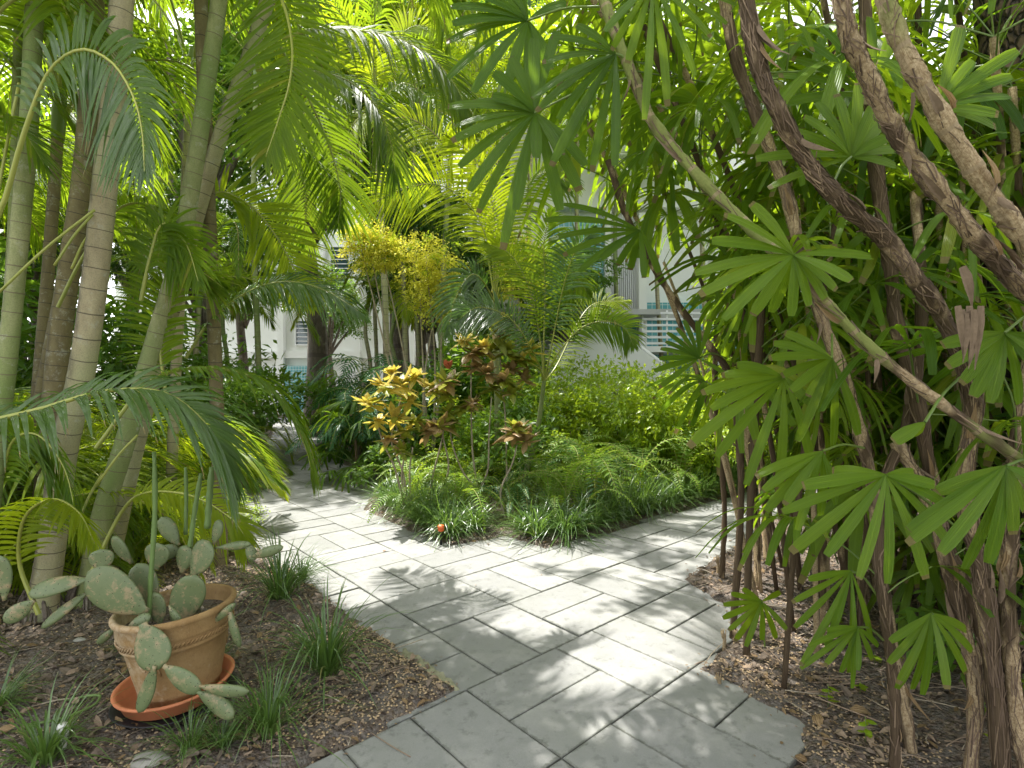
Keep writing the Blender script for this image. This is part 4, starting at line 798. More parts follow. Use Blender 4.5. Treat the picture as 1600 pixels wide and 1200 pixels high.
def px_fan(parent, hub, tips, w=.019, droop=.06, mat='rhapis', stalk=None, seed=0, bow=.05):
    an = sorted(tips, key=lambda q: math.atan2(q[1] - hub[1], q[0] - hub[0])); ex = []
    for p, q in zip(an, an[1:] + an[:1]):
        a0, a1 = (math.atan2(k[1] - hub[1], k[0] - hub[0]) for k in (p, q)); da = (a1 - a0) % 6.2832
        if .42 < da < 1.2:
            n_ = 2 if da > .85 else 1; r0, r1 = (math.hypot(k[1] - hub[1], k[0] - hub[0]) for k in (p, q))
            for i in range(1, n_ + 1): f = i / (n_ + 1); aa = a0 + da * f; rr_ = (r0 * (1 - f) + r1 * f) * (.93 + .1 * ((i + seed) % 2)); ex.append((hub[0] + rr_ * math.cos(aa), hub[1] + rr_ * math.sin(aa)))
    tips = list(tips) + (ex if len(tips) > 3 else [])
    mb = MB(); rnd = random.Random(seed); h_ = W(*hub); wide = w
    for t_ in tips:
        e = W(t_[0], t_[1], hub[2] + (t_[2] if len(t_) > 2 else rnd.gauss(0, .04))); d = e - h_ + Vector((0, 0, droop * (e - h_).length)); ln = d.length; d.normalize()
        nrm = Vector((0, -1, .35)); nrm = (nrm - d * nrm.dot(d)).normalized()
        if len(t_) > 3: w = t_[3]
        else: w = wide
        w *= .74
        fan_seg(mb, h_, d, nrm, ln, w * rnd.uniform(.9, 1.1), droop, bow, rnd, 9)
    if stalk:
        P = cr([W(*stalk), W((stalk[0] + hub[0]) / 2, (stalk[1] + hub[1]) / 2 - 8, (stalk[2] + hub[2]) / 2), h_], 8); mb.tube(P, .004, 6, 1, cap=False)
    return mb.build("fan_leaf", [M[mat], M['petiole']], parent)
px_fan(C1, (1240, 398, 1.42), [(1085, 428), (1092, 462), (1130, 500), (1205, 488), (1290, 470), (1172, 318), (1360, 402), (1330, 440, -.1)], .021, .05, stalk=(1262, 430, 1.5), seed=1)
px_fan(C6, (1384, 742, 1.45), [(1222, 800), (1235, 862), (1290, 868), (1385, 912), (1445, 905), (1300, 735), (1480, 790), (1340, 905, -.1), (1430, 740)], .021, .05, stalk=(1500, 830, 1.7), seed=2)
px_fan(C9, (1572, 728, 1.4), [(1418, 828), (1415, 850), (1505, 888), (1542, 880), (1600, 800), (1460, 770), (1640, 760)], .022, .06, stalk=(1640, 720, 1.6), seed=3)
px_fan(C8, (1455, 958, 1.7), [(1390, 1002), (1402, 1068), (1424, 1076), (1440, 1085), (1508, 1052), (1510, 985), (1400, 1075, .05)], .018, .04, 'rhapis', stalk=(1500, 1010, 1.8), seed=4)
px_fan(C8, (1330, 892, 1.9), [(1262, 905), (1270, 1008), (1325, 1050), (1330, 1075), (1250, 1040), (1360, 1000), (1290, 1010)], .016, .05, stalk=(1370, 930, 2.0), seed=5)
px_fan(C8, (1340, 980, 1.85), [(1250, 1045), (1288, 1040), (1340, 1048), (1372, 1010), (1290, 985)], .014, .1, stalk=(1380, 1000, 1.95), seed=6)
px_fan(C1, (825, 32, 2.1), [(705, 12), (698, 68), (700, 124), (740, 146), (795, 130), (830, 150), (885, 6), (800, -40), (770, -60), (860, 110)], .033, .08, 'rhapis_deep', stalk=(940, 10, 1.8), seed=7)
px_fan(C1, (836, 176, 1.95), [(712, 198), (706, 222), (718, 262), (734, 300), (748, 334), (786, 392), (806, 330), (700, 168), (738, 160), (768, 150), (838, 248, -.12), (878, 244, -.12), (875, 330), (905, 300), (915, 260), (834, 60), (870, 50)], .028, .07, 'rhapis_deep', stalk=(985, 120, 1.7), seed=8)
px_fan(C1, (962, 84, 1.7), [(832, 156), (838, 176), (872, 188), (885, 232), (862, 262), (925, 270), (960, 262), (900, 40)], .020, .08, 'rhapis_deep', stalk=(985, 110, 1.7), seed=9)
px_fan(C1, (1020, -25, 1.55), [(1006, 190), (1042, 168), (1085, 120), (945, 50), (980, 100), (1110, 60), (1150, 10)], .016, .04, 'rhapis', stalk=(960, 10, 1.75), seed=10)
px_fan(C5, (1092, 560, 2.3), [(1022, 580), (1030, 606), (1042, 520), (1068, 500), (1032, 545), (1110, 500), (1140, 590)], .016, .03, 'rhapis_deep', stalk=(1135, 560, 2.7), seed=11)
px_fan(C5, (1000, 360, 2.5), [(850, 345), (880, 400), (905, 425), (940, 405), (965, 415), (1030, 430), (880, 320)], .024, .08, 'rhapis_deep', stalk=(990, 350, 2.75), seed=12)
px_fan(C2, (1445, 660, 1.4), [(1420, 680), (1395, 690, 0)], .022, .04, stalk=(1500, 590, 1.6), seed=14)
px_fan(C2, (1330, 245, 1.6), [(1180, 250), (1200, 295), (1230, 205), (1275, 160), (1340, 130), (1380, 190), (1400, 260)], .023, .05, stalk=(1300, 290, 1.6), seed=15)
px_fan(C4, (1460, 170, 1.3), [(1590, 80), (1560, 180), (1580, 120), (1520, 95), (1500, 40), (1555, 200)], .021, .05, seed=16, stalk=(1490, 215, 1.27))
px_fan(C2, (1360, 150, 1.9), [(1200, 170), (1215, 120), (1245, 60), (1310, 20), (1400, 30)], .026, .05, stalk=(1380, 180, 1.9), seed=17)
px_fan(C3, (1570, 520, 1.5), [(1545, 630, 0, .028), (1500, 600), (1630, 610), (1640, 540), (1470, 540)], .024, .05, stalk=(1640, 480, 1.5), seed=18)
px_fan(C6, (1225, 590, 1.9), [(1110, 640), (1075, 700), (1120, 715), (1165, 760), (1215, 770), (1095, 615), (1265, 720), (1150, 570)], .024, .12, stalk=(1290, 560, 2.0), seed=19)
px_fan(C6, (1300, 560, 1.8), [(1245, 690), (1262, 620), (1300, 700), (1340, 680), (1225, 520), (1200, 560), (1285, 640)], .022, .07, stalk=(1300, 520, 2.0), seed=20)
px_fan(C6, (1285, 705, 1.7), [(1196, 800), (1225, 790), (1305, 790), (1245, 830), (1255, 760), (1180, 745)], .020, .12, stalk=(1350, 700, 1.9), seed=21)
px_fan(C8, (1190, 940, 2.5), [(1130, 945), (1138, 985), (1165, 1010), (1190, 1000), (1230, 985), (1220, 925), (1160, 920)], .018, .05, stalk=(1195, 1010, 2.55), seed=22)
# flaps of torn sheath on the near canes
TS = [M['fibre'], M['sheath'], M['sheath']]; 
for q_ in range(7):
    mb = MB(); A = W(1495 + q_ * 6, 478 + (q_ % 3) * 6, 1.35 + .01 * (q_ % 2)); B = W(1512 + q_ * 3, 560 + (q_ * 37) % 34, 1.35); flap(mb, A, (B - A).normalized(), Vector((1, .3 * (q_ % 3 - 1), 0)), (B - A).length, .009, 1 + (q_ % 4 == 0)); mb.build("torn_sheath", TS, C3)
mb = MB(); flap(mb, W(1500, 418, 1.34), (W(1528, 475, 1.34) - W(1500, 418, 1.34)).normalized(), Vector((1, 0, .3)), .11, .013, 1); mb.build("torn_sheath", TS, C3)
for a_, b_, w_ in (((1425, 145), (1430, 185), .006), ((1368, 562), (1374, 598), .007)):
    mb = MB(); A, B = W(*a_, 1.36), W(*b_, 1.36); flap(mb, A, (B - A).normalized(), Vector((1, 0, 0)), (B - A).length, w_, 2 if w_ > .01 else 1); mb.build("torn_sheath", TS, C3)
# the mass of lady palms behind
rb = random.Random(77); cnt = 0; tries = 0
while cnt < 80 and tries < 5000:
    tries += 1; y = rb.uniform(2.3, 7.6); x = rb.uniform(.9, .97 * y + .9)
    d = float(sdist(np.array([x]), np.array([y]))[0]); px = 800 + x / y * F
    if d < .14 or px < 1165 or (y > 4.6 and px < 1230): continue
    cnt += 1; h_ = rb.uniform(1.5, 3.9) if y > 3 else rb.uniform(2.2, 3.6); h_ = min(h_, 1.7 + (px - 1130) / 160 + (y > 4) * .5)
    lx = rb.gauss(-.12, .22); ly = rb.gauss(-.1, .2); z0 = gz1(x, y) - .02
    base = Vector((x, y, z0)); P = cr([base, Vector((x + lx * .25, y + ly * .2, h_ * .35)), Vector((x + lx * .6, y + ly * .6, h_ * .7)), Vector((x + lx, y + ly, h_))], 18)
    t_ = thing("lady_palm", "{n} lady palm from the left in the dense stand behind the near canes", "palm", base, "dense stand of lady palms at the right", 'stand')
    mb = MB(); mb.tube(P, [rb.uniform(.011, .019)] * 18, 7, 0, lump=.1, seed=cnt); mb.build("cane", M[rb.choice(['cane_brown', 'cane_brown', 'cane_mixed', 'cane_tan'])], t_)
    for k in range(rb.randint(15, 20)):
        j = rb.randrange(4 if px > 1270 else 11, 18); link("fan_leaf", rb.choice(LPm['rhapis' if rb.random() < .55 else 'rhapis_deep']), t_, P[j] - base, (rb.gauss(0, .2), rb.gauss(0, .25), rb.random() * 6.28), rb.uniform(.8, 1.15))
# overhanging canopy palms: canes that rise behind the walk's right edge and arch out over it
OV = [((1.62, 3.05), (.62, 2.5, 3.15)), ((1.55, 3.3), (.15, 3.1, 3.45)), ((1.8, 3.6), (.9, 3.5, 3.9)), ((1.7, 2.9), (1.05, 2.2, 2.75)), ((2.2, 3.1), (1.5, 2.6, 3.5)), ((2.6, 2.8), (2.0, 2.2, 2.9)), ((2.1, 4.1), (.75, 4.3, 3.9)), ((2.6, 3.9), (1.6, 3.6, 4.1)), ((3.3, 3.6), (2.5, 3.0, 3.8)), ((2.9, 5.0), (1.9, 4.8, 4.2)), ((1.9, 2.9), (.35, 2.3, 3.6)), ((2.3, 3.4), (-.1, 2.4, 3.9))]
for i, (b_, tp) in enumerate(OV):
    base = Vector((b_[0], b_[1], gz1(*b_) - .02)); tp = Vector(tp); P = cr([base, base.lerp(tp, .3) + Vector((.10, .05, .25)), base.lerp(tp, .65) + Vector((.08, .05, .30)), tp], 24)
    t_ = thing("lady_palm", "{n} tall lady palm from the left arching its fan leaves over the paving", "palm", base, "overhanging lady palms", 'over')
    mb = MB(); mb.tube(P, [.015] * 24, 8, 0, lump=.1, seed=i); mb.build("cane", M[('cane_brown', 'cane_mixed')[i % 2]], t_)
    for k in range(17):
        j = 23 - int(abs(rb.gauss(0, 4.5))) % 15; link("fan_leaf", rb.choice(LPm['rhapis']), t_, P[j] - base, (rb.gauss(0, .25), rb.gauss(0, .3), k * 2.4 + rb.random()), rb.uniform(.9, 1.2))
# ------------------------------------------------------------------ island bed
rb = random.Random(5)
def along(pts, step, inset, jit, side):
    out = []; P = [G(*p) for p in pts]
    for A, B in zip(P[:-1], P[1:]):
        d = (B - A); n = max(1, int(d.length / step)); d.normalize(); s_ = Vector((-d.y, d.x, 0)) * side
        for i in range(n): q = A.lerp(B, (i + rb.random() * .6) / n) + s_ * (inset + rb.uniform(-jit, jit)); out.append(q)
    return out
def tuft(q, sc, label, key, group, mat=None):
    o = link("lily_turf_plant", rb.choice(GT), None, (q.x, q.y, gz1(q.x, q.y) - .01), (rb.gauss(0, .1), rb.gauss(0, .1), rb.random() * 6.28), (sc * rb.uniform(.9, 1.2), sc * rb.uniform(.9, 1.2), sc * rb.uniform(.78, 1.15)))
    tag(o, label, "grass tuft", group, None, key); return o
GI = "dark grass tufts edging the island bed"
for ins, st_ in ((.13, .21), (.36, .27)):
    for q in along([(575, 790), (705, 853)], st_, ins, .05, 1): tuft(q, rb.uniform(1.1, 1.45), "{n} dark grass tuft from the left along the left edge of the island bed", 'isl_l', GI)
    for q in along([(853, 853), (940, 832), (1040, 800), (1145, 773), (1250, 750)], st_, ins, .05, 1): tuft(q, rb.uniform(1.15, 1.55), "{n} dark grass tuft from the left along the right edge of the island bed", 'isl_r', GI)
for q in along([(706, 846), (787, 834), (853, 850)], .26, .16, .04, 1): tuft(q, rb.uniform(.85, 1.15), "{n} short grass tuft from the left at the corner of the island bed", 'isl_c', GI)
for q in along([(488, 708), (545, 724), (592, 744)], .22, .2, .08, 1): tuft(q, rb.uniform(.9, 1.2), "{n} grass tuft from the left on the far bend of the walk", 'isl_f', GI)
for q in along([(500, 700), (560, 716), (600, 735)], .3, .6, .1, 1): tuft(q, rb.uniform(.9, 1.2), "{n} grass tuft from the left set back behind the far bend of the walk", 'isl_g', GI)
GN = "grass tufts in the near left bed"
for (px, py, s_, lb) in ((438, 938, .95, "full dark grass tuft behind the potted cactus at the edge of the sunlit paving"), (512, 1052, .9, "spreading grass tuft between the potted cactus and the paving"),
                         (418, 1150, .72, "bright green grass tuft in front of the potted cactus"), (330, 1060, .45, "small upright grass sprout beside the orange saucer"), (70, 1205, .6, "low grass tuft at the bottom left corner beside the white pipe"),
                         (296, 1180, .38, "thin grass sprout at the bottom of the photo below the saucer"), (345, 1175, .35, "sparse grass sprout just left of the bright tuft"), (196, 1030, .25, "tiny grass sprout left of the terracotta pot"), (-5, 1130, .5, "grass tuft cut by the left edge of the photo"),
                         (470, 905, .6, "smaller grass tuft leaning over the sunlit paving edge")):
    q = Gb(px, py); tuft(q, s_ * 1.45, lb, None, GN)
for q in along([(442, 764), (400, 772), (360, 776)], .22, .15, .05, -1): tuft(q, rb.uniform(.8, 1.1), "{n} grass tuft from the left under the palms across the sunlit paving", 'lft', "grass tufts across the walk")
def fern(q, s_, kind, key, label, group, nf=12):
    b_ = Vector((q.x, q.y, gz1(q.x, q.y) - .01)); t_ = thing("fern", label, "fern", b_, group, key)
    for k in range(nf): link("frond", rb.choice(FF[kind]), t_, (rb.gauss(0, .04), rb.gauss(0, .04), 0), (rb.gauss(0, .15), rb.gauss(0, .25), k * 2.4 + rb.random() * .6), s_ * rb.uniform(.7, 1.1))
def isl(px, Y, lo=None): return Vector(((px - 800) / F * Y, Y, 0))
GF = "ferns filling the island bed"; n_ = 0; tr_ = 0; spots = []
while n_ < 64 and tr_ < 4000:
    tr_ += 1; Y = rb.uniform(5.0, 9.6); px = rb.uniform(520, 1190); q = isl(px, Y)
    if float(sdist(np.array([q.x]), np.array([q.y]))[0]) < .42 or any((q - s_).length < .33 for s_ in spots): continue
    spots.append(q); n_ += 1; dk = px < 620 or rb.random() < .18
    fern(q, (1.25 if px > 800 else 1.05) * rb.uniform(.62, .95) * (1 + (Y - 5) * .06), 'fern_dark' if dk else 'fern', 'fern_d' if dk else 'fern_b', "{n} deep green fern from the left in the island bed" if dk else "{n} yellow green fern from the left in the island bed", GF)
for i, (px, py, s_) in enumerate(((690, 815, .55), (735, 800, .7), (805, 800, .6), (850, 805, .6), (640, 780, .6), (610, 770, .55), (905, 800, .7), (960, 785, .75), (1020, 770, .8), (1080, 755, .8))):
    fern(Gb(px, py), s_, 'fern', 'fern_f', "{n} low fern from the left right behind the grass edging of the island", "low ferns behind the edging")
# crotons
def croton_leaf(mb, p, d, ln, w_, mi, rnd):
    up_ = Vector((0, 0, 1)); s_ = d.cross(up_); s_ = s_.normalized() if s_.length > .1 else Vector((1, 0, 0)); dr = rnd.uniform(.05, .5)
    Q = [p + d * (ln * q / 5) + DN * (dr * ln * (q / 5) ** 2) for q in range(6)]
    mb.ribbon(Q, [w_ * x for x in (.12, .7, 1, .95, .6, .05)], s_, .35, mi, 2, twist=rnd.gauss(0, .3))
def rosette(parent, c, r, mats, seed, n=18):
    r = r * 1.2
    rnd = random.Random(seed); mb = MB()
    for i in range(n):
        a = i * 2.4 + rnd.gauss(0, .2); el = rnd.uniform(-.45, 1.25); d = Vector((math.cos(a) * math.cos(el), math.sin(a) * math.cos(el), math.sin(el)))
        croton_leaf(mb, c + DN * (.05 * rnd.random()), d, r * rnd.uniform(.75, 1.2), r * rnd.uniform(.17, .25), rnd.choice(range(len(mats))) if rnd.random() < .35 else 0, rnd)
    return mb.build("leaf_rosette", [M[k] for k in mats], parent)
def croton(label, base, stems, seed):
    t_ = thing("croton_shrub", label, "shrub", base, "crotons in the island bed")
    for i, s_ in enumerate(stems):
        pts, ros = s_; P = [Vector(base) + Vector((.02 * i, 0, -.02))] + [W(*p) for p in pts]
        mb = MB(); mb.tube(cr(P, 22), [.014 * (1 - .5 * k / 21) for k in range(22)], 7, 0); mb.build("stem", M['stem'], t_)
        for k, (px, py, Y, r, mats) in enumerate(ros): rosette(t_, W(px, py, Y), r, mats, seed * 50 + i * 9 + k)
g_, o_, r_ = 'croton_gold', 'croton_olive', 'croton_red'
croton("golden yellow croton leaning out over the sunlit left edge of the island", gpt(636, 792, 5.9), [
    ([(618, 735, 5.8), (598, 690, 5.7), (588, 655, 5.6)], [(578, 628, 5.5, .17, (g_, o_)), (600, 600, 5.5, .17, (g_, g_, o_)), (590, 655, 5.6, .13, (g_, o_))]),
    ([(630, 740, 5.9), (612, 690, 5.8), (622, 640, 5.8), (632, 610, 5.8)], [(628, 598, 5.7, .18, (g_, o_)), (650, 586, 5.8, .15, (g_, r_)), (612, 580, 5.7, .13, (g_,)), (640, 625, 5.7, .15, (g_, o_))]),
    ([(628, 750, 5.9), (632, 700, 5.8), (618, 665, 5.7)], [(618, 650, 5.6, .17, (g_, r_, o_)), (608, 682, 5.6, .14, (r_, o_, g_)), (632, 672, 5.7, .15, (o_, g_))]),
    ([(640, 740, 5.9), (645, 700, 5.8)], [(628, 700, 5.6, .13, (o_, r_)), (648, 655, 5.8, .13, (o_, g_))])], 1)
croton("tall croton with a red bud tip and olive orange leaves, centre of the island", gpt(668, 800, 6.1), [
    ([(676, 745, 6.0), (690, 690, 6.0), (697, 640, 6.0)], [(697, 592, 6.0, .20, (o_, r_)), (697, 615, 6.0, .17, (o_, g_)), (672, 605, 6.0, .15, (g_, o_))]),
    ([(700, 740, 6.0), (694, 690, 5.9), (688, 672, 5.9)], [(686, 664, 5.8, .19, (r_, g_, o_)), (668, 672, 5.8, .14, (r_, g_)), (700, 640, 5.9, .14, (o_,))])], 2)
tb = bpy.data.objects["croton_shrub.001"]
mb = MB()
for i in range(16): a = i * 2.4; c_ = W(700, 572, 6.0) + DN * .03; rnd = random.Random(i); croton_leaf(mb, c_ + Vector((math.cos(a), math.sin(a), 0)) * .012, Vector((math.cos(a) * .30, math.sin(a) * .30, 1)).normalized(), .13, .028, 0, rnd)
M['bud'] = leafmat('croton_bud_red', (.45, .10, .05), (.60, .20, .08), (.5, .15, .06), trf=.25, tipat=2); mb.build("red_bud", M['bud'], tb)
croton("forked pale stemmed croton carrying brownish olive leaves in the middle of the island", gpt(748, 815, 6.0), [
    ([(748, 770, 6.0), (722, 735, 6.0), (704, 680, 6.0), (712, 640, 6.0)], [(722, 632, 6.0, .15, (o_, r_)), (706, 660, 6.0, .14, (o_, r_)), (738, 625, 6.0, .13, (r_, o_))]),
    ([(748, 770, 6.0), (762, 735, 6.0), (764, 680, 6.0), (768, 620, 6.0)], [(772, 604, 6.0, .18, (o_, r_)), (788, 590, 6.0, .18, (o_, o_, r_)), (762, 580, 6.0, .16, (r_, o_)), (800, 610, 6.0, .14, (o_, r_))]),
    ([(746, 760, 6.1), (738, 700, 6.1), (736, 600, 6.1), (738, 560, 6.1)], [(738, 548, 6.1, .19, (r_, o_, g_)), (726, 532, 6.1, .14, (g_, o_)), (744, 572, 6.1, .16, (r_,)), (756, 540, 6.1, .14, (g_, r_))])], 3)
croton("dark olive croton standing tallest behind the forked croton", gpt(792, 800, 6.3), [
    ([(792, 740, 6.3), (790, 660, 6.3), (784, 590, 6.3), (780, 540, 6.3)], [(778, 522, 6.3, .20, (o_, r_)), (796, 545, 6.3, .20, (o_, r_)), (812, 560, 6.3, .19, (o_, g_)), (768, 545, 6.3, .17, (o_,)), (826, 545, 6.3, .16, (g_, o_)), (800, 575, 6.3, .18, (r_, o_)), (820, 590, 6.3, .15, (r_, o_)), (786, 500, 6.3, .14, (o_, g_))])], 4)
croton("low croton with one wide rosette of reddish tipped leaves near the right palm stem", gpt(792, 812, 5.6), [
    ([(782, 770, 5.6), (800, 725, 5.6), (808, 695, 5.6)], [(806, 672, 5.6, .20, (r_, o_, g_)), (808, 664, 5.6, .13, (o_,)), (822, 684, 5.6, .15, (r_,))])], 5)
# young palms of the island
PB = thing("areca_palm", "young palm with a slim bent green stem and white lit fronds beside the crotons", "palm", gpt(815, 800, 6.5), "young palms in the island bed")
mb = MB(); ring_tube(mb, [gpt(815, 800, 6.5), W(822, 740, 6.5), W(838, 680, 6.5), W(846, 630, 6.5), W(850, 595, 6.5)], .042, .024, 9, .10); mb.build("trunk", M['trunk_green'], PB)
hub = (850, 597, 6.5)
for k, (pts, Lf, mt) in enumerate((([hub, (862, 540, 6.4), (880, 450, 6.3), (900, 390, 6.2), (930, 358, 6.1)], .46, 'areca_blue'), ([hub, (870, 555, 6.4), (905, 515, 6.3), (940, 502, 6.2), (975, 512, 6.1), (990, 540, 6.0)], .36, 'areca'),
                                   ([hub, (845, 540, 6.6), (830, 460, 6.6), (800, 400, 6.6), (760, 380, 6.6)], .48, 'areca_yellow'), ([hub, (850, 530, 6.4), (852, 450, 6.4), (850, 380, 6.3), (862, 330, 6.2)], .50, 'areca'),
                                   ([hub, (838, 560, 6.3), (800, 500, 6.2), (750, 480, 6.1), (715, 500, 6.0)], .44, 'areca_blue'), 
                                   ([hub, (870, 570, 6.8), (920, 480, 7.2), (980, 470, 7.4)], .44, 'areca_yellow'))):
    hero_frond(PB, pts, Lf, 42, .012, mt, t0=.32, sweep=.5, droop=.3, van=.2, seed=200 + k, up=Vector((0, -.7, .6)))
PC = thing("areca_palm", "young palm with straight green stem and bright yellow fronds at the centre", "palm", gpt(778, 770, 7.2), "young palms in the island bed")
mb = MB(); ring_tube(mb, [gpt(778, 770, 7.2), W(778, 700, 7.2), W(777, 620, 7.2), W(775, 540, 7.2), W(774, 470, 7.2)], .05, .035, 19, .11); mb.build("trunk", M['trunk_green'], PC)
hub = (774, 475, 7.2)
for k, (pts, Lf, mt, dr) in enumerate((([hub, (768, 400, 7.1), (740, 330, 7.0), (690, 290, 6.9), (630, 295, 6.8), (560, 330, 6.7)], .72, 'areca_yellow', .3), ([hub, (760, 390, 7.3), (735, 290, 7.4), (690, 220, 7.4), (640, 185, 7.4), (590, 190, 7.4)], .70, 'areca_yellow', .45),
                                   ([hub, (775, 380, 7.1), (765, 300, 7.0), (735, 240, 6.9), (700, 215, 6.8)], .66, 'areca_yellow', .3), 
                                   ([hub, (785, 390, 7.2), (810, 310, 7.2), (850, 270, 7.2), (900, 290, 7.2)], .62, 'areca', .4), ([hub, (790, 430, 7.0), (830, 400, 6.9), (880, 410, 6.8), (920, 460, 6.7)], .55, 'areca', .4),
                                   ([hub, (770, 370, 7.3), (776, 270, 7.4), (790, 200, 7.5), (830, 160, 7.6)], .62, 'areca_yellow', .35), ([hub, (755, 440, 6.9), (735, 430, 6.8), (710, 470, 6.7), (700, 520, 6.6)], .45, 'areca_blue', .4))):
    hero_frond(PC, pts, Lf, 52, .0145, mt, t0=.2, sweep=.55, droop=dr, van=.15, seed=230 + k, up=Vector((0, -.8, .5)))
PD = areca([gpt(600, 740, 9.0), W(604, 600, 9.0), W(600, 420, 9.0), W(590, 250, 9.0), W(585, 160, 9.0)], .06, .045, M['trunk_tan'], "taller palm behind the yellow blossoms with fronds hanging in front of the white wall", 11, 301, group="young palms in the island bed")
for k, (pts, mt) in enumerate((([(588, 165, 9.0), (545, 140, 8.9), (495, 180, 8.7), (458, 250, 8.6), (440, 330, 8.5)], 'areca'), ([(590, 170, 9.0), (555, 190, 8.8), (525, 250, 8.7), (512, 310, 8.6)], 'areca_yellow'), ([(590, 165, 9.0), (630, 130, 8.9), (675, 160, 8.8), (705, 230, 8.7)], 'areca'),
                             ([(590, 160, 9.0), (580, 90, 8.8), (540, 40, 8.7), (480, 50, 8.6)], 'areca_yellow'), ([(590, 160, 9.0), (610, 80, 9.0), (650, 40, 9.0), (710, 60, 9.0)], 'areca_yellow'))):
    hero_frond(PD, pts, .75, 50, .018, mt, t0=.12, sweep=.5, droop=.4, van=.2, seed=260 + k, up=Vector((0, -.7, .6)))
areca([gpt(690, 700, 10.4), W(690, 500, 10.4), W(700, 300, 10.4), W(710, 190, 10.4)], .06, .045, M['trunk_green'], "far palm between the island and the building, its crown above the bright fronds", 12, 302, 'areca_yellow', group="young palms in the island bed")
areca([gpt(980, 700, 8.6), W(975, 640, 8.6), W(960, 610, 8.6)], .04, .03, M['trunk_green'], "short palm with drooping fronds in front of the white staircase", 7, 303, group="young palms in the island bed", crownshaft=False, fs=.62, droopy=True)
areca([gpt(890, 700, 9.2), W(888, 660, 9.2), W(886, 640, 9.2)], .04, .03, M['trunk_green'], "short bushy palm just left of the white staircase", 6, 304, 'areca_yellow', group="young palms in the island bed", crownshaft=False, fs=.55)
# split leaf philodendrons and a small lady palm at the back left of the island
for i, (px, Y, s_, h_) in enumerate(((560, 8.6, 1.0, 1.1), (610, 8.2, .95, .9), (590, 9.4, 1.05, 1.35), (640, 8.8, 1.0, 1.2), (565, 10.2, 1.0, 1.5))):
    q = isl(px, Y); b_ = Vector((q.x, q.y, gz1(q.x, q.y) - .02)); t_ = thing("philodendron", "{n} dark glossy split leaf philodendron from the left at the back of the island", "plant", b_, "philodendrons at the back of the island", 'philo')
    mb = MB(); mb.tube([b_, b_ + Vector((0, 0, h_ * .5)), b_ + Vector((.03, 0, h_))], .035, 8, 0, lump=.1); mb.build("stem", M['stem_dark'], t_)
    for k in range(22): link("split_leaf", rb.choice(PL), t_, (0, 0, h_ * rb.uniform(.15, 1)), (rb.gauss(0, .2), rb.gauss(.1, .25), k * 2.4 + rb.random()), s_ * rb.uniform(.75, 1.1))
for i, (px, Y, h_, lb) in enumerate(((562, 8.6, 1.35, "small dark lady palm at the far bend of the walk"), (556, 7.9, .7, "shorter lady palm in front of the small dark one at the far bend"), (540, 10.6, 1.5, "lady palm beside the teal tile panel at the far end of the walk"))):
    q = isl(px, Y); b_ = Vector((q.x, q.y, gz1(q.x, q.y) - .02)); t_ = thing("lady_palm", lb, "palm", b_, "small lady palms at the far bend")
    mb = MB(); mb.tube([b_, b_ + Vector((.01, 0, h_ * .5)), b_ + Vector((.0, 0, h_))], .02, 7, 0, lump=.1); mb.build("cane", M['cane_brown'], t_)
    for k in range(16): link("fan_leaf", rb.choice(LPm['rhapis_deep']), t_, (0, 0, h_ * rb.uniform(.35, 1)), (rb.gauss(0, .2), rb.gauss(0, .25), k * 2.4 + rb.random()), rb.uniform(1.1, 1.5))
# yellow blossoming shrubs
def stems(mb, base, tops, r):
    for tp in tops: mid = Vector(base).lerp(Vector(tp), .5) + Vector((rb.gauss(0, .08), rb.gauss(0, .05), 0)); mb.tube(cr([base, mid, tp], 10), [r * (1 - .6 * k / 9) for k in range(10)], 6, 0)
GY = "yellow blossoming shrubs"
for (lb, base, blobs, tops) in (
    ("round topped shrub in yellow blossom on a bare leaning stem, the left one", gpt(655, 720, 8.0), [(578, 385, 8.0, 46, 38), (560, 375, 8.0, 26, 22), (602, 398, 8.0, 28, 24)], [(580, 400, 8.0), (600, 410, 8.0), (565, 392, 8.0)]),
    ("wider yellow blossoming shrub in the middle, right of the round topped one", gpt(672, 720, 7.8), [(665, 390, 7.8, 44, 28), (690, 420, 7.8, 40, 30), (655, 430, 7.8, 34, 34), (705, 455, 7.8, 30, 32), (672, 470, 7.8, 36, 40)], [(665, 400, 7.8), (690, 430, 7.8), (655, 440, 7.8), (680, 480, 7.8)]),
    ("small airy yellow shrub behind the dark fan leaves at the centre", gpt(815, 720, 9.5), [(810, 395, 9.5, 34, 40), (800, 440, 9.5, 30, 36), (838, 420, 9.5, 24, 34)], [(810, 400, 9.5), (800, 450, 9.5)])):
    t_ = thing("blossoming_shrub", lb, "shrub", base, GY); mb = MB(); stems(mb, base, [W(*p) for p in tops], .022); mb.build("trunk", M['stem'], t_)
    mb = MB(); bl = []
    for (px, py, Y, rx, rz) in blobs: c_ = W(px, py, Y); bl.append((c_.x, c_.y, c_.z, rx * Y / F, rx * Y / F * .8, rz * Y / F))
    crown(mb, bl, 8000, .042, len(blobs) * 7, mats=(0, 0, 0, 0, 1), elong=1.8); mb.build("crown", [M['flower'], M['bright']], t_)
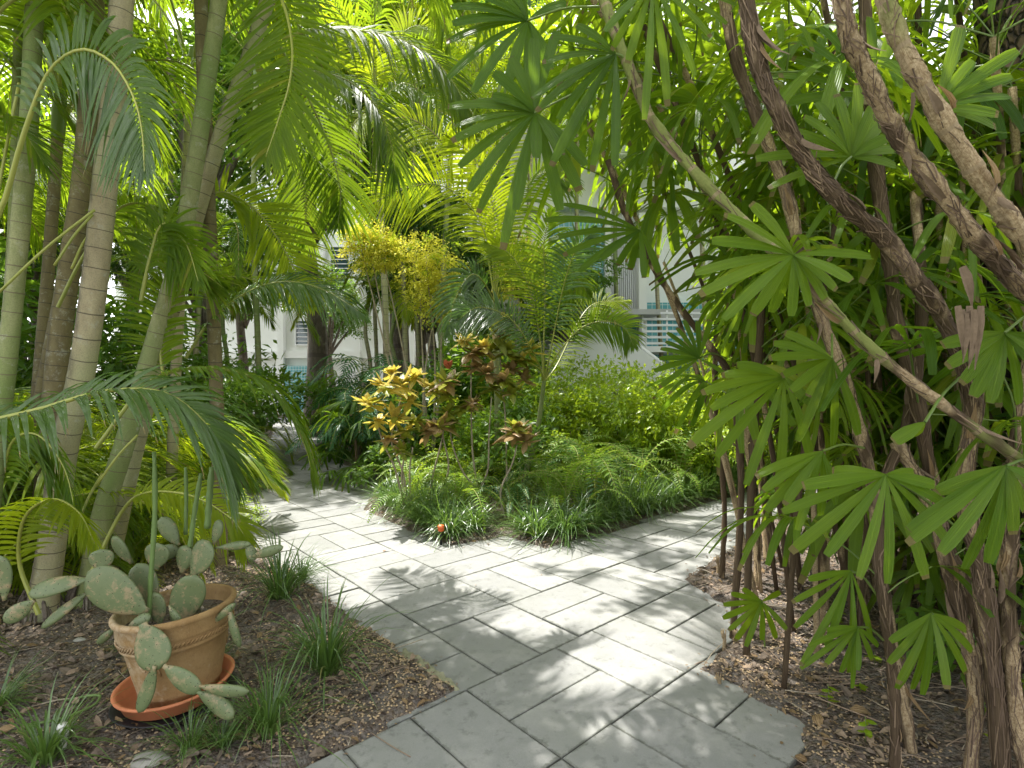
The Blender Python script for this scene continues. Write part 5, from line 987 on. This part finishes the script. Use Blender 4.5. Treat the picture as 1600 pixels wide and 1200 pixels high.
# leafy shrubs
def proto_crown(name, mat, n, sz, seed, el=2.0, mats=None):
    mb = MB(); r2 = random.Random(seed)
    bl = [(r2.gauss(0, .38), r2.gauss(0, .38), .55 + r2.gauss(0, .22), r2.uniform(.35, .6), r2.uniform(.35, .6), r2.uniform(.3, .45)) for _ in range(6)]
    crown(mb, bl, n, sz, seed, elong=el, mats=mats); return mb.mesh(name, mat)
CR = {'bright': [proto_crown("crown", M['bright'], 4200, .075, 3), proto_crown("crown", M['bright'], 4200, .06, 4, 1.7)], 'mid': [proto_crown("crown", M['mid'], 4200, .085, 5), proto_crown("crown", M['mid'], 3600, .11, 6, 2.6)], 'dark': [proto_crown("crown", M['dark'], 4200, .11, 7), proto_crown("crown", M['dark'], 4200, .09, 8, 2.4)]}
stem_proto = MB()
for k in range(7): a = k * 2.4; stem_proto.tube(cr([Vector((.03 * math.cos(a), .03 * math.sin(a), -.05)), Vector((.12 * math.cos(a), .12 * math.sin(a), .3)), Vector((.35 * math.cos(a), .35 * math.sin(a), .62))], 7), [.014, .013, .012, .011, .009, .007, .005], 6, 0)
stem_me = stem_proto.mesh("stem", M['stem_dark'])
def shrub(x, y, s_, kind, label, key, group, zs=1.0):
    if not clear(x, y, .38 * s_): return
    b_ = Vector((x, y, gz1(x, y) - .02)); t_ = thing("leafy_shrub", label, "shrub", b_, group, key); rz_ = rb.random() * 6.28
    link("stem", stem_me, t_, (0, 0, 0), (0, 0, rz_), s_); link("crown", rb.choice(CR[kind]), t_, (0, 0, 0), (0, 0, rz_), (s_, s_, s_ * zs))
for i, (px, Y, s_) in enumerate(((900, 8.4, 1.15), (960, 8.8, 1.15), (1020, 8.2, 1.05), (1070, 7.8, 1.0), (1110, 7.4, .95), (1010, 9.8, 1.2), (930, 10.0, 1.3), (860, 9.4, 1.3), (1090, 9.4, 1.15), (1150, 8.4, 1.2))):
    q = isl(px, Y); shrub(q.x, q.y, s_, 'bright', "{n} bright yellow green shrub from the left below the white staircase", 'br', "bright shrubs below the staircase", 1.32)
for i, (px, Y, s_, k_) in enumerate(((620, 7.4, .8, 'mid'), (680, 7.8, .95, 'mid'), (740, 8.4, 1.1, 'bright'), (830, 8.0, 1.1, 'mid'), (790, 9.4, 1.5, 'bright'), (720, 9.6, 1.6, 'mid'), (660, 9.4, 1.2, 'mid'), (700, 6.9, .65, 'bright'), (850, 7.0, .75, 'bright'), (690, 10.6, 1.5, 'mid'), (620, 10.8, 1.2, 'bright'), (530, 12.9, .8, 'mid'), (545, 15, 1.0, 'bright'), (760, 11.0, 2.0, 'mid'), (520, 10.0, .8, 'mid'), (480, 10.0, .6, 'mid'))):
    q = isl(px, Y); shrub(q.x, q.y, s_, k_, "{n} leafy shrub from the left in the middle and back of the island", 'md', "shrubs behind the crotons")
for i, (x, y, s_, k_) in enumerate(((-4.6, 7.6, .7, 'bright'), (-5.0, 8.2, 1.1, 'mid'), (-4.5, 9.3, .9, 'bright'), (-5.6, 9.6, 1.6, 'mid'), (-6.2, 7.6, 1.5, 'mid'), (-7.4, 9.4, 2.1, 'mid'), (-6.8, 11.6, 2.0, 'mid'), (-8.6, 11, 2.6, 'dark'), (-3.0, 4.2, .5, 'bright'), (-3.6, 4.6, .55, 'mid'), (-2.5, 4.5, .4, 'bright'), (-8.2, 4.2, 2, 'mid'), (-7, 3.2, 1.8, 'mid'), (-5, 2.6, 1.4, 'mid'), (-9.5, 7.6, 2.6, 'mid'), (-4.2, 3.3, .9, 'mid'))):
    shrub(x, y, s_, k_, "{n} leafy shrub from the left under the areca palms", 'ls', "shrubs under the areca palms")
for i, (x, y, s_, k_) in enumerate(((3.6, 5.8, 1.6, 'dark'), (4.8, 6.6, 2.0, 'dark'), (5.8, 7.6, 2.4, 'dark'), (4.0, 4.6, 1.5, 'dark'), (5.4, 5.2, 2.0, 'dark'), (6.6, 6.0, 2.4, 'dark'), (7.6, 8.6, 2.8, 'dark'), (3.4, 3.2, 1.2, 'dark'), (4.6, 3.4, 1.6, 'dark'), (5.8, 3.8, 2.0, 'dark'), (4.4, 9.6, 1.2, 'mid'), (5.4, 10.4, 1.5, 'bright'), (6.6, 10.8, 2.2, 'mid'), (3.0, 2.2, .9, 'mid'), (8.2, 6.6, 2.8, 'dark'), (7.4, 4.4, 2.4, 'dark'))):
    shrub(x, y, s_, k_, "{n} dark shrub from the left deep behind the lady palms", 'rs', "shrubs behind the lady palms", 1.15)
# low seedlings on the right bed
rb2 = random.Random(9); sp = MB()
for i in range(22):
    px, py = rb2.uniform(1290, 1600), rb2.uniform(930, 1190); q = Gb(px, py)
    if float(sdist(np.array([q.x]), np.array([q.y]))[0]) < .1: continue
    mb = MB(); n_ = rb2.randint(3, 6)
    for k in range(n_):
        a = k * 2.4; c_ = q + Vector((0, 0, .03 + .012 * k)); d = Vector((math.cos(a), math.sin(a), .2)).normalized(); croton_leaf(mb, c_, d, rb2.uniform(.03, .055), rb2.uniform(.010, .018), 0, rb2)
    mb.tube([q, q + Vector((.004, 0, .05)), q + Vector((0, 0, .03 + .012 * n_))], .0015, 5, 1); o = mb.build("seedling", [M['bright'], M['petiole']], loc=q)
    tag(o, "{n} tiny green seedling from the left in the dark mulch under the near canes", "seedling", "seedlings in the right bed", None, 'seed')
# cut cane stubs at the edge of the right bed
for i, (px, py, h_, r_, lb) in enumerate(((1131, 1005, .10, .010, "tallest tan cane stub at the corner of the right paving edge"), (1148, 1000, .06, .009, "short cane stub beside the tallest one"), (1160, 992, .09, .008, "brown cane stub at the back of the three"), (1123, 1058, .07, .009, "lone dark stub at the paving notch"), (1121, 898, .12, .009, "pale stub beside the dappled paving further back"))):
    q = Gb(px, py); mb = MB(); mb.tube(cr([q + DN * .03, q + Vector((.004, 0, h_ * .5)), q + Vector((.01 * (i % 3 - 1), 0, h_))], 7), [r_ * 1.2, r_, r_, r_ * .95, r_, r_, r_ * .8], 9, 0, lump=.2, seed=i)
    for k in range(5): a = k * 1.3; mb.tube([q + Vector((math.cos(a) * r_, math.sin(a) * r_, h_ * .6)), q + Vector((math.cos(a) * r_ * 1.2, math.sin(a) * r_ * 1.2, h_ * 1.12))], .0022, 4, 0)
    tag(mb.build("cane_stump", M['cane_tan'], loc=q), lb, "stump", "cut cane stubs")
# rough barked tree, upper right
b_ = Vector((2.55, 2.62, 0)); t_ = thing("oak_tree", "large dark tree with cracked plated bark in the upper right corner", "tree", b_)
mb = MB(); P = cr([b_ + DN * .05, W(1606, 600, 2.65), W(1600, 300, 2.65), W(1592, 60, 2.65), W(1560, -300, 2.7)], 30); mb.tube(P, [.24 if i < 3 else .19 - .0012 * i for i in range(30)], 28, 0, lump=.06, seed=4)
mb.build("trunk", M['oak'], t_)
mb = MB(); top = P[-1]
for k in range(6): a = k * 1.1; mb.tube(cr([top + DN * .2, top + Vector((math.cos(a) * .8, math.sin(a) * .8, .8)), top + Vector((math.cos(a) * 1.9, math.sin(a) * 1.9, 1.6))], 8), [.09, .08, .07, .06, .05, .04, .03, .02], 8, 0)
for e in ((-1.0, 7.1, 7.3), (.7, 6.6, 6.9), (-1.6, 6.1, 6.7)): mb.tube(cr([top + DN * .1, top.lerp(Vector(e), .45) + Vector((.2, -.3, .5)), Vector(e)], 14), [.10 - .006 * i for i in range(14)], 8, 0)  # long limbs added out of view, carrying the shading leaf clusters
mb.build("branch", M['oak'], t_)
mb = MB(); crown(mb, [(top.x + math.cos(k) * 1.5, top.y + math.sin(k) * 1.5, top.z + 1.3 + .5 * math.sin(k * 3), 1.1, 1.1, .8) for k in range(7)] + [(-1.0, 7.1, 7.3, .9, .9, .5), (-1.6, 6.1, 6.7, .6, .6, .35), (-.1, 7.6, 7.6, .8, .8, .5), (.7, 6.6, 6.9, .7, .7, .4), (.9, 5.0, 6.3, .6, .6, .35)], 15000, .11, 77); mb.build("crown", M['dark'], t_)  # high clusters after the ring are unseen, added to dapple the walk with shade
# trees beyond
tp = []
for sd_ in (1, 2, 3):
    r2 = random.Random(sd_); mb = MB(); mb.tube(cr([Vector((0, 0, -.1)), Vector((.1, 0, 1.2)), Vector((-.05, .1, 2.6)), Vector((.05, 0, 3.6))], 14), [.13 - .006 * i for i in range(14)], 10, 0, lump=.08)
    tops = [Vector((math.cos(a) * r2.uniform(.5, 1.2), math.sin(a) * r2.uniform(.5, 1.2), r2.uniform(3.2, 5.0))) for a in [k * .9 for k in range(7)]]
    for q in tops: mb.tube(cr([Vector((0, 0, 2.2)), q * .6 + Vector((0, 0, .9)), q], 8), [.06, .05, .045, .04, .03, .025, .02, .01], 7, 0)
    tr = mb.mesh("trunk", M['stem_dark']); mb = MB(); crown(mb, [(q.x, q.y, q.z, r2.uniform(.5, .85), r2.uniform(.5, .85), r2.uniform(.4, .6)) for q in tops], 9000, .11, sd_ + 20); tp.append((tr, mb.mesh("crown", M['dark']), mb.mesh("crown", M['mid'])))
for i, (x, y, s_, k_) in enumerate(((-9.5, 10.5, 1.3, 1), (-7.5, 13, 1.2, 2), (-11, 7.5, 1.4, 1), (-3.1, 18.5, 1.3, 2), (-1.9, 12.5, 1.2, 1), (-9.6, 19, 1.6, 1), (-2.6, 15.5, 1.3, 2), (-13, 18, 2.2, 1), (-7.6, 22, 1.2, 2), (-7.8, 13.2, 2.4, 2), (-5.8, 15.4, 2.6, 2), (-3.4, 17.0, 2.9, 2), (-11.5, 12.5, 2.3, 2), (7.6, 10.2, 1.25, 1), (9.6, 8.4, 1.4, 1), (6.2, 7.0, 1.15, 1), (4.8, 5.2, .95, 2), (8.6, 5.2, 1.3, 1), (5.4, 2.4, 1.1, 1), (1.2, 12.8, .95, 2), (-12.5, 12, 1.6, 2), (12, 11, 1.6, 1), (-8.6, 4.4, 1.15, 1), (-6.9, 2.0, 1.1, 2))):
    b_ = Vector((x, y, (gz1(x, y) if abs(x) < 10 else -.09) - .02)); t_ = thing("leafy_tree", "{n} leafy tree from the left rising behind the garden planting", "tree", b_, "trees behind the planting", 'tree'); tr, c1, c2 = tp[i % 3]; rz_ = rb.random() * 6
    link("trunk", tr, t_, (0, 0, 0), (0, 0, rz_), s_); link("crown", (c1, c2)[k_ - 1], t_, (0, 0, 0), (0, 0, rz_), s_)
# ------------------------------------------------------------------ pot, saucer, tray, cactus
pc = G(276, 1116); pc.z = max(gz1(pc.x + .3 * math.cos(k), pc.y + .3 * math.sin(k)) for k in range(7)) + .002; tl = R(3.5)
mb = MB(); mb.lathe([(.001, .0), (.262, .0), (.285, .012), (.300, .022), (.296, .026), (.27, .014), (.001, .010)], (0, 0, 0), 56)
o = link("black_tray", mb.mesh("black_tray", M['black']), None, pc, sc=.80); tag(o, "shallow black plastic tray under the orange saucer", "tray")
mb = MB(); mb.lathe([(.001, .0), (.205, .0), (.225, .010), (.248, .066), (.262, .070), (.266, .080), (.255, .084), (.243, .078), (.218, .018), (.001, .014)], (0, 0, 0), 64)
o = link("plant_saucer", mb.mesh("plant_saucer", M['saucer']), None, pc + Vector((0, 0, .014)), sc=.87); o.rotation_euler = (R(1), R(-2), 0); tag(o, "round orange terracotta coloured saucer under the cactus pot", "saucer")
pot = thing("terracotta_pot", "weathered terracotta pot with rope bands holding the prickly pear cactus", "pot", pc + Vector((.015, .01, .034)))
prof = [(.001, 0), (.168, 0), (.176, .006), (.182, .030), (.187, .034), (.186, .044), (.190, .06), (.205, .12), (.219, .18), (.230, .225), (.240, .240), (.247, .244), (.248, .252), (.243, .258), (.250, .264), (.253, .276), (.248, .283), (.256, .290), (.260, .300), (.262, .345), (.272, .352), (.278, .362), (.277, .374), (.266, .380), (.252, .376), (.247, .35), (.24, .30), (.001, .295)]
prof = [(a_, b_ * 1.0) for a_, b_ in prof]
mb = MB(); mb.lathe(prof, (0, 0, 0), 72); bo = link("pot_body", mb.mesh("pot_body", M['terra']), pot, (0, 0, 0), (R(-1), R(-3.5), .3), (.86, .86, 1.0))
mb = MB()   # rope band
for k in range(84): a = k / 84 * 6.283; a2 = a + .09; mb.tube([Vector((math.cos(a) * .2525, math.sin(a) * .2525, .262)), Vector((math.cos(a2) * .2585, math.sin(a2) * .2585, .281))], .0042, 5, 0)
link("rope_band", mb.mesh("rope_band", M['terra']), pot, (0, 0, 0), (R(-1), R(-3.5), .3), (.86, .86, 1.0))
for q_ in (0, 2.1, 4.2):   # faint relief scrolls round the belly
    mb = MB()
    for k in range(3): a = q_ + k * .11; mb.tube(cr([Vector((math.cos(a) * .224, math.sin(a) * .224, .20 - .01 * k)), Vector((math.cos(a + .09) * .219, math.sin(a + .09) * .219, .175)), Vector((math.cos(a + .17) * .223, math.sin(a + .17) * .223, .195)), Vector((math.cos(a + .2) * .215, math.sin(a + .2) * .215, .15))], 9), .004, 5, 0)
    link("relief_scroll", mb.mesh("relief_scroll", M['terra']), pot, (0, 0, 0), (R(-1), R(-3.5), .3), (.86, .86, 1.0))
mb = MB(); mb.lathe([(.001, .318), (.12, .322), (.245, .31)], (0, 0, 0), 32); link("potting_soil", mb.mesh("potting_soil", M['soil']), pot, (0, 0, 0), (R(-1), R(-3.5), .3), (.86, .86, 1.0))
ca = thing("prickly_pear_cactus", "sprawling prickly pear cactus with scarred grey green pads and tall green stalks", "cactus", pot.location + Vector((0, 0, .32)))
def pad(base, tip, wpx, Y, dy=0, nrm=(0, -1, .15), th=.012, fat=.62, seed=0, mat='cactus'):
    Y = Y - .05; A = W(base[0], base[1], Y); B = W(tip[0], tip[1], Y + dy); d = B - A; ln = d.length; d.normalize(); n_ = Vector(nrm); n_ = (n_ - d * n_.dot(d)).normalized(); s_ = d.cross(n_); w_ = wpx / 2 * Y / F
    mb = MB(); nt_, nc = 14, 16; rows = []; rnd = random.Random(seed); bend = rnd.uniform(-.06, .06)
    def prof_(x): return (max(0, 1 - ((x - fat) / (fat if x < fat else 1 - fat)) ** 2)) ** (.9 if x < fat else .52)
    for i in range(nt_ + 1):
        x = i / nt_; pw = max(prof_(x), .26 if i == 0 else .02) * w_; pt = th * (.55 + .45 * prof_(x)) * (1 if i < nt_ else .1); c_ = A + d * (ln * x) + n_ * (bend * ln * math.sin(math.pi * x))
        rows.append([mb.vert(c_ + s_ * (pw * math.cos(2 * math.pi * k / nc)) + n_ * (min(pt, pw * .9) * math.sin(2 * math.pi * k / nc)), k / nc, x) for k in range(nc)])
    for i in range(nt_):
        for k in range(nc): mb.face((rows[i][k], rows[i][(k + 1) % nc], rows[i + 1][(k + 1) % nc], rows[i + 1][k]))
    mb.face(rows[0][::-1]); mb.face(rows[-1])
    for u_ in np.arange(.16, .95, .17):
        for v_ in (-.75, -.38, 0, .38, .75):
            if rnd.random() < .35: continue
            u2 = u_ + rnd.gauss(0, .03); pw = prof_(min(.98, max(.05, u2))) * w_
            for sg in (-1, 1):
                c_ = A + d * (ln * u2) + n_ * (bend * ln * math.sin(math.pi * u2)) + s_ * (v_ * pw) + n_ * (sg * th * math.sqrt(max(0.02, 1 - v_ * v_)) * .95); rr_ = rnd.uniform(.0014, .0024)
                ii = [mb.vert(c_ + (s_ * math.cos(k * 1.047) + d * math.sin(k * 1.047)) * rr_) for k in range(6)]; jj = mb.vert(c_ + n_ * sg * .002)
                for k in range(6): mb.face((ii[k], ii[(k + 1) % 6], jj), 1)
    mb.build("cactus_pad", [M[mat], M['areole']], ca)
pads = [((230, 958), (137, 893), 62, 2.28, -.02), ((160, 893), (157, 858), 34, 2.27), ((139, 905), (44, 928), 30, 2.26, -.05, (0, -.8, .6)), ((54, 938), (6, 972), 26, 2.2, -.03), ((7, 938), (1, 868), 27, 2.2), ((142, 922), (64, 982), 18, 2.3, -.06),
        ((242, 952), (214, 880), 42, 2.40), ((243, 890), (246, 848), 42, 2.42), ((272, 984), (306, 898), 50, 2.36), ((300, 900), (327, 845), 46, 2.40), ((284, 895), (292, 852), 32, 2.44), ((334, 850), (344, 812), 22, 2.42), ((279, 852), (251, 808), 26, 2.5, 0, (0, -.9, .3)),
        ((338, 856), (392, 850), 13, 2.40, -.05), ((386, 848), (398, 876), 16, 2.36), ((394, 870), (443, 854), 16, 2.34, -.04), ((223, 974), (249, 1046), 54, 2.16, -.03, (.15, -1, .1)), ((198, 982), (236, 962), 20, 2.24), ((242, 1040), (216, 1114), 27, 2.12, .0, (-.3, -1, 0)),
        ((256, 1040), (314, 1080), 32, 2.12, -.02), ((312, 1072), (390, 1080), 20, 2.10, -.04), ((308, 1080), (366, 1122), 27, 2.10, -.02), ((357, 946), (375, 1012), 13, 2.34), ((330, 975), (368, 942), 12, 2.34), ((264, 946), (284, 975), 13, 2.26), ((282, 978), (312, 970), 16, 2.28),
        ((182, 980), (152, 1006), 13, 2.45), ((206, 880), (176, 838), 26, 2.55), ((250, 980), (240, 925), 26, 2.34), ((232, 870), (280, 858), 24, 2.52)]
for i, pd in enumerate(pads):
    kw = dict(dy=pd[4] if len(pd) > 4 else 0, nrm=pd[5] if len(pd) > 5 else (random.Random(i).gauss(0, .3), -1, random.Random(i + 9).gauss(.15, .2)))
    pad(pd[0], pd[1], pd[2], pd[3], seed=i, **kw)
for i, (pts, wd) in enumerate(((((232, 968, 2.28), (236, 900, 2.28), (242, 800, 2.27), (241, 706, 2.26)), 9), (((296, 860, 2.4), (304, 800, 2.4), (314, 740, 2.4)), 9), (((324, 825, 2.4), (327, 780, 2.4), (331, 730, 2.4)), 12), (((290, 835, 2.5), (291, 780, 2.5), (290, 730, 2.5)), 7))):
    mb = MB(); P = cr([W(*p) for p in pts], 16); mb.tube(P, [wd / 2 * P[0].y / F * .8 * (1 + .10 * math.sin(k * 1.7)) * (1 if k < 14 else .8) for k in range(16)], 8, 0); mb.build("young_stalk", M['cactus_green'], ca)
mb = MB(); mb.tube(cr([W(262, 985, 2.34), W(300, 955, 2.36), W(316, 925, 2.36)], 12), [.02, .018, .016, .017, .015, .014, .013, .012, .013, .010, .008, .006], 9, 0, lump=.25); mb.tube(cr([W(300, 955, 2.36), W(310, 948, 2.35), W(318, 950, 2.34)], 6), [.01, .009, .008, .007, .006, .004], 7, 0, lump=.3); mb.build("woody_stem", M['stem'], ca)
# ------------------------------------------------------------------ small fittings
def fitting(q, h_, body, cap, label, name, cat, rb_=.012, rc=.020):
    t_ = thing(name, label, cat, q); mb = MB(); mb.lathe([(.001, -.05), (rb_, -.05), (rb_, h_ - .05), (rb_ * 1.15, h_ - .048), (rb_ * 1.15, h_ - .03), (.001, h_ - .03)], (0, 0, 0), 18); link("riser", mb.mesh("riser", body), t_)
    mb = MB(); mb.lathe([(.001, h_ - .04), (rc * .8, h_ - .04), (rc * .8, h_ - .012), (rc, h_ - .010), (rc, h_ + .006), (rc * .82, h_ + .014), (.001, h_ + .018)], (0, 0, 0), 18)
    for k in range(10): a = k * .628; mb.box(math.cos(a) * rc * .86 - .002, math.cos(a) * rc * .86 + .002, math.sin(a) * rc * .86 - .002, math.sin(a) * rc * .86 + .002, h_ - .036, h_ - .014)
    link("cap", mb.mesh("cap", cap), t_)
fitting(Gb(689, 846), .20, M['black'], M['orange'], "sprinkler riser with a bright orange cap at the left corner of the island", "sprinkler_head", "sprinkler", .012, .030)
fitting(Gb(98, 1186), .085, M['whitepl'], M['whitepl'], "short white plastic pipe with a rim standing in the mulch at lower left", "irrigation_pipe", "pipe", .013, .018)
q = Gb(120, 1125); mb = MB(); mb.tube(cr([q + Vector(v_) for v_ in ((-.13, .06, .01), (-.06, .05, .02), (.02, .06, .03), (.06, .05, .03), (.075, .0, .025), (.04, -.05, .02), (-.02, -.09, .015), (-.10, -.11, .012), (-.16, -.10, .0))], 34), .0055, 7, 0, lump=.1)
tag(mb.build("bent_shoot", M['cactus_green'], loc=q), "curled green shoot lying on the mulch left of the saucer", "shoot")
def stone(px, py, r, label, mat, seed):
    q = Gb(px, py); rnd = random.Random(seed); mb = MB(); rows = []
    for i in range(7):
        el = -1.2 + i * .4; rows.append([mb.vert(q + Vector((math.cos(a) * math.cos(el) * r * (1 + .25 * math.sin(a * 3 + seed) + .1 * rnd.random()), math.sin(a) * math.cos(el) * r * .7, math.sin(el) * r * .35 + .005 * rnd.random()))) for a in [k * .5236 for k in range(12)]])
    for i in range(6):
        for k in range(12): mb.face((rows[i][k], rows[i][(k + 1) % 12], rows[i + 1][(k + 1) % 12], rows[i + 1][k]))
    mb.face(rows[-1]); tag(mb.build("stone", mat, loc=q), label, "stone")
sm = plain('pale_stone', (.30, .29, .25), .9, .3, 30, bs=.6)
stone(232, 1196, .07, "flat pale stone at the bottom edge below the saucer", sm, 1); stone(124, 1013, .03, "small pale stone left of the pot near the palm roots", sm, 2)
stone(530, 800, .04, "small brown stone at the sunlit path edge of the island", sm, 4)
# large dry leaves one can pick out
for i, (px, py, s_, lb) in enumerate(((1345, 1120, .09, "broad tan dry leaf in the middle of the right bed"), (1262, 1068, .07, "curled dry leaf beside the paving in the right bed"), (1500, 1120, .07, "small dry leaf among the canes at lower right"), (132, 1098, .05, "pale dry leaf on the mulch left of the saucer"), (350, 1165, .05, "beige dry leaf below the saucer"), (372, 1158, .04, "curled beige leaf beside the bright grass tuft"), (170, 1065, .05, "brown dry leaf just left of the saucer"))):
    q = Gb(px, py); mb = MB(); chip(mb, q + Vector((0, 0, .015)), s_, s_ * .5, i * 1.3, .2, .3, .15); tag(mb.build("dry_leaf", M['dry'], loc=q), lb, "leaf")
# ------------------------------------------------------------------ thin out leaves where the sun comes through to the walk
bpy.context.view_layer.update(); dg = bpy.context.evaluated_depsgraph_get(); hits = {}
LIT = [(385, 640, 705, 845, 16, 10, 1), (590, 960, 875, 950, 16, 7, 1), (320, 400, 868, 900, 5, 3, 1), (560, 1120, 560, 760, 16, 8, 0)]
rays = []
for x0, x1, y0, y1, nx, ny, gr in LIT:
    for i in range(nx):
        for j in range(ny):
            px, py = x0 + (x1 - x0) * i / (nx - 1), y0 + (y1 - y0) * j / (ny - 1)
            p = G(px, py, .02) + sd * .45 if gr else W(px, py, 6.5 + (760 - py) / 60) + sd * .5
            s_ = set(); o_ = p
            for _ in range(40):
                h, loc, nn, ix, ob, mt_ = S.ray_cast(dg, o_, sd)
                if not h: break
                s_.add(ob.name); o_ = loc + sd * .01
            rays.append(s_)
for s_ in rays:
    for n_ in s_: hits[n_] = hits.get(n_, 0) + 1
def seen(o):
    c_ = o.matrix_world @ (sum((Vector(q) for q in o.bound_box), Vector()) / 8)
    if c_.y < .2: return False
    px = 800 + c_.x / c_.y * F; py = HZ - (c_.z - H) / c_.y * F; return -60 < px < 1660 and -60 < py < 1260
gone = []
for n_, k in sorted(hits.items(), key=lambda a: -a[1]):
    o = bpy.data.objects[n_]
    if o.name.split('.')[0] in ('frond', 'fan_leaf') and o.parent and 'Ywood' not in n_ and len(o.data.materials) > 1 and o.parent.name.split('.')[0] in ('areca_palm', 'palm_shoot', 'lady_palm') and o.data.users > 1:
        if not seen(o) or k >= 6: gone.append(n_); bpy.data.objects.remove(o)
for o in [x for x in S.objects if x.name.split('.')[0] in ('fan_leaf', 'frond') and x.data.users > 1 and x.parent]:
    c_ = o.matrix_world @ (sum((Vector(q) for q in o.bound_box), Vector()) / 8)
    if c_.y < .3: continue
    px = 800 + c_.x / c_.y * F; py = HZ - (c_.z - H) / c_.y * F
    if o.parent.name.split('.')[0] in ('lady_palm', 'areca_palm') and ((885 < px < 1125 and 415 < py < 640) or (500 < px < 610 and 330 < py < 470 and c_.y > 4.5)): bpy.data.objects.remove(o)
print('pruned', len(gone), 'lit', sum(not [x for x in s_ if x not in gone] for s_ in rays) / len(rays))
# ------------------------------------------------------------------ ordinals by place in the photograph
ON = ["first", "second", "third", "fourth", "fifth", "sixth", "seventh", "eighth", "ninth", "tenth", "eleventh", "twelfth", "thirteenth", "fourteenth", "fifteenth", "sixteenth", "seventeenth", "eighteenth", "nineteenth"]
TN = ["", "", "twenty", "thirty", "forty", "fifty", "sixty", "seventy", "eighty", "ninety"]; TO = ["", "", "twentieth", "thirtieth", "fortieth", "fiftieth", "sixtieth", "seventieth", "eightieth", "ninetieth"]
def ordw(i): return ON[i - 1] if i < 20 else (TO[i // 10] if i % 10 == 0 else TN[i // 10] + "-" + ON[i % 10 - 1])
keys = {}
for k, o in ORD: keys.setdefault(k, []).append(o)
for k, os_ in keys.items():
    os_.sort(key=lambda o: o.location.x / max(.1, o.location.y))
    for i, o in enumerate(os_):
        if i == 0: o['label'] = o['label'].replace("{n}", "leftmost").replace(" from the left", "")
        else: o['label'] = o['label'].replace("{n}", ordw(i + 1))
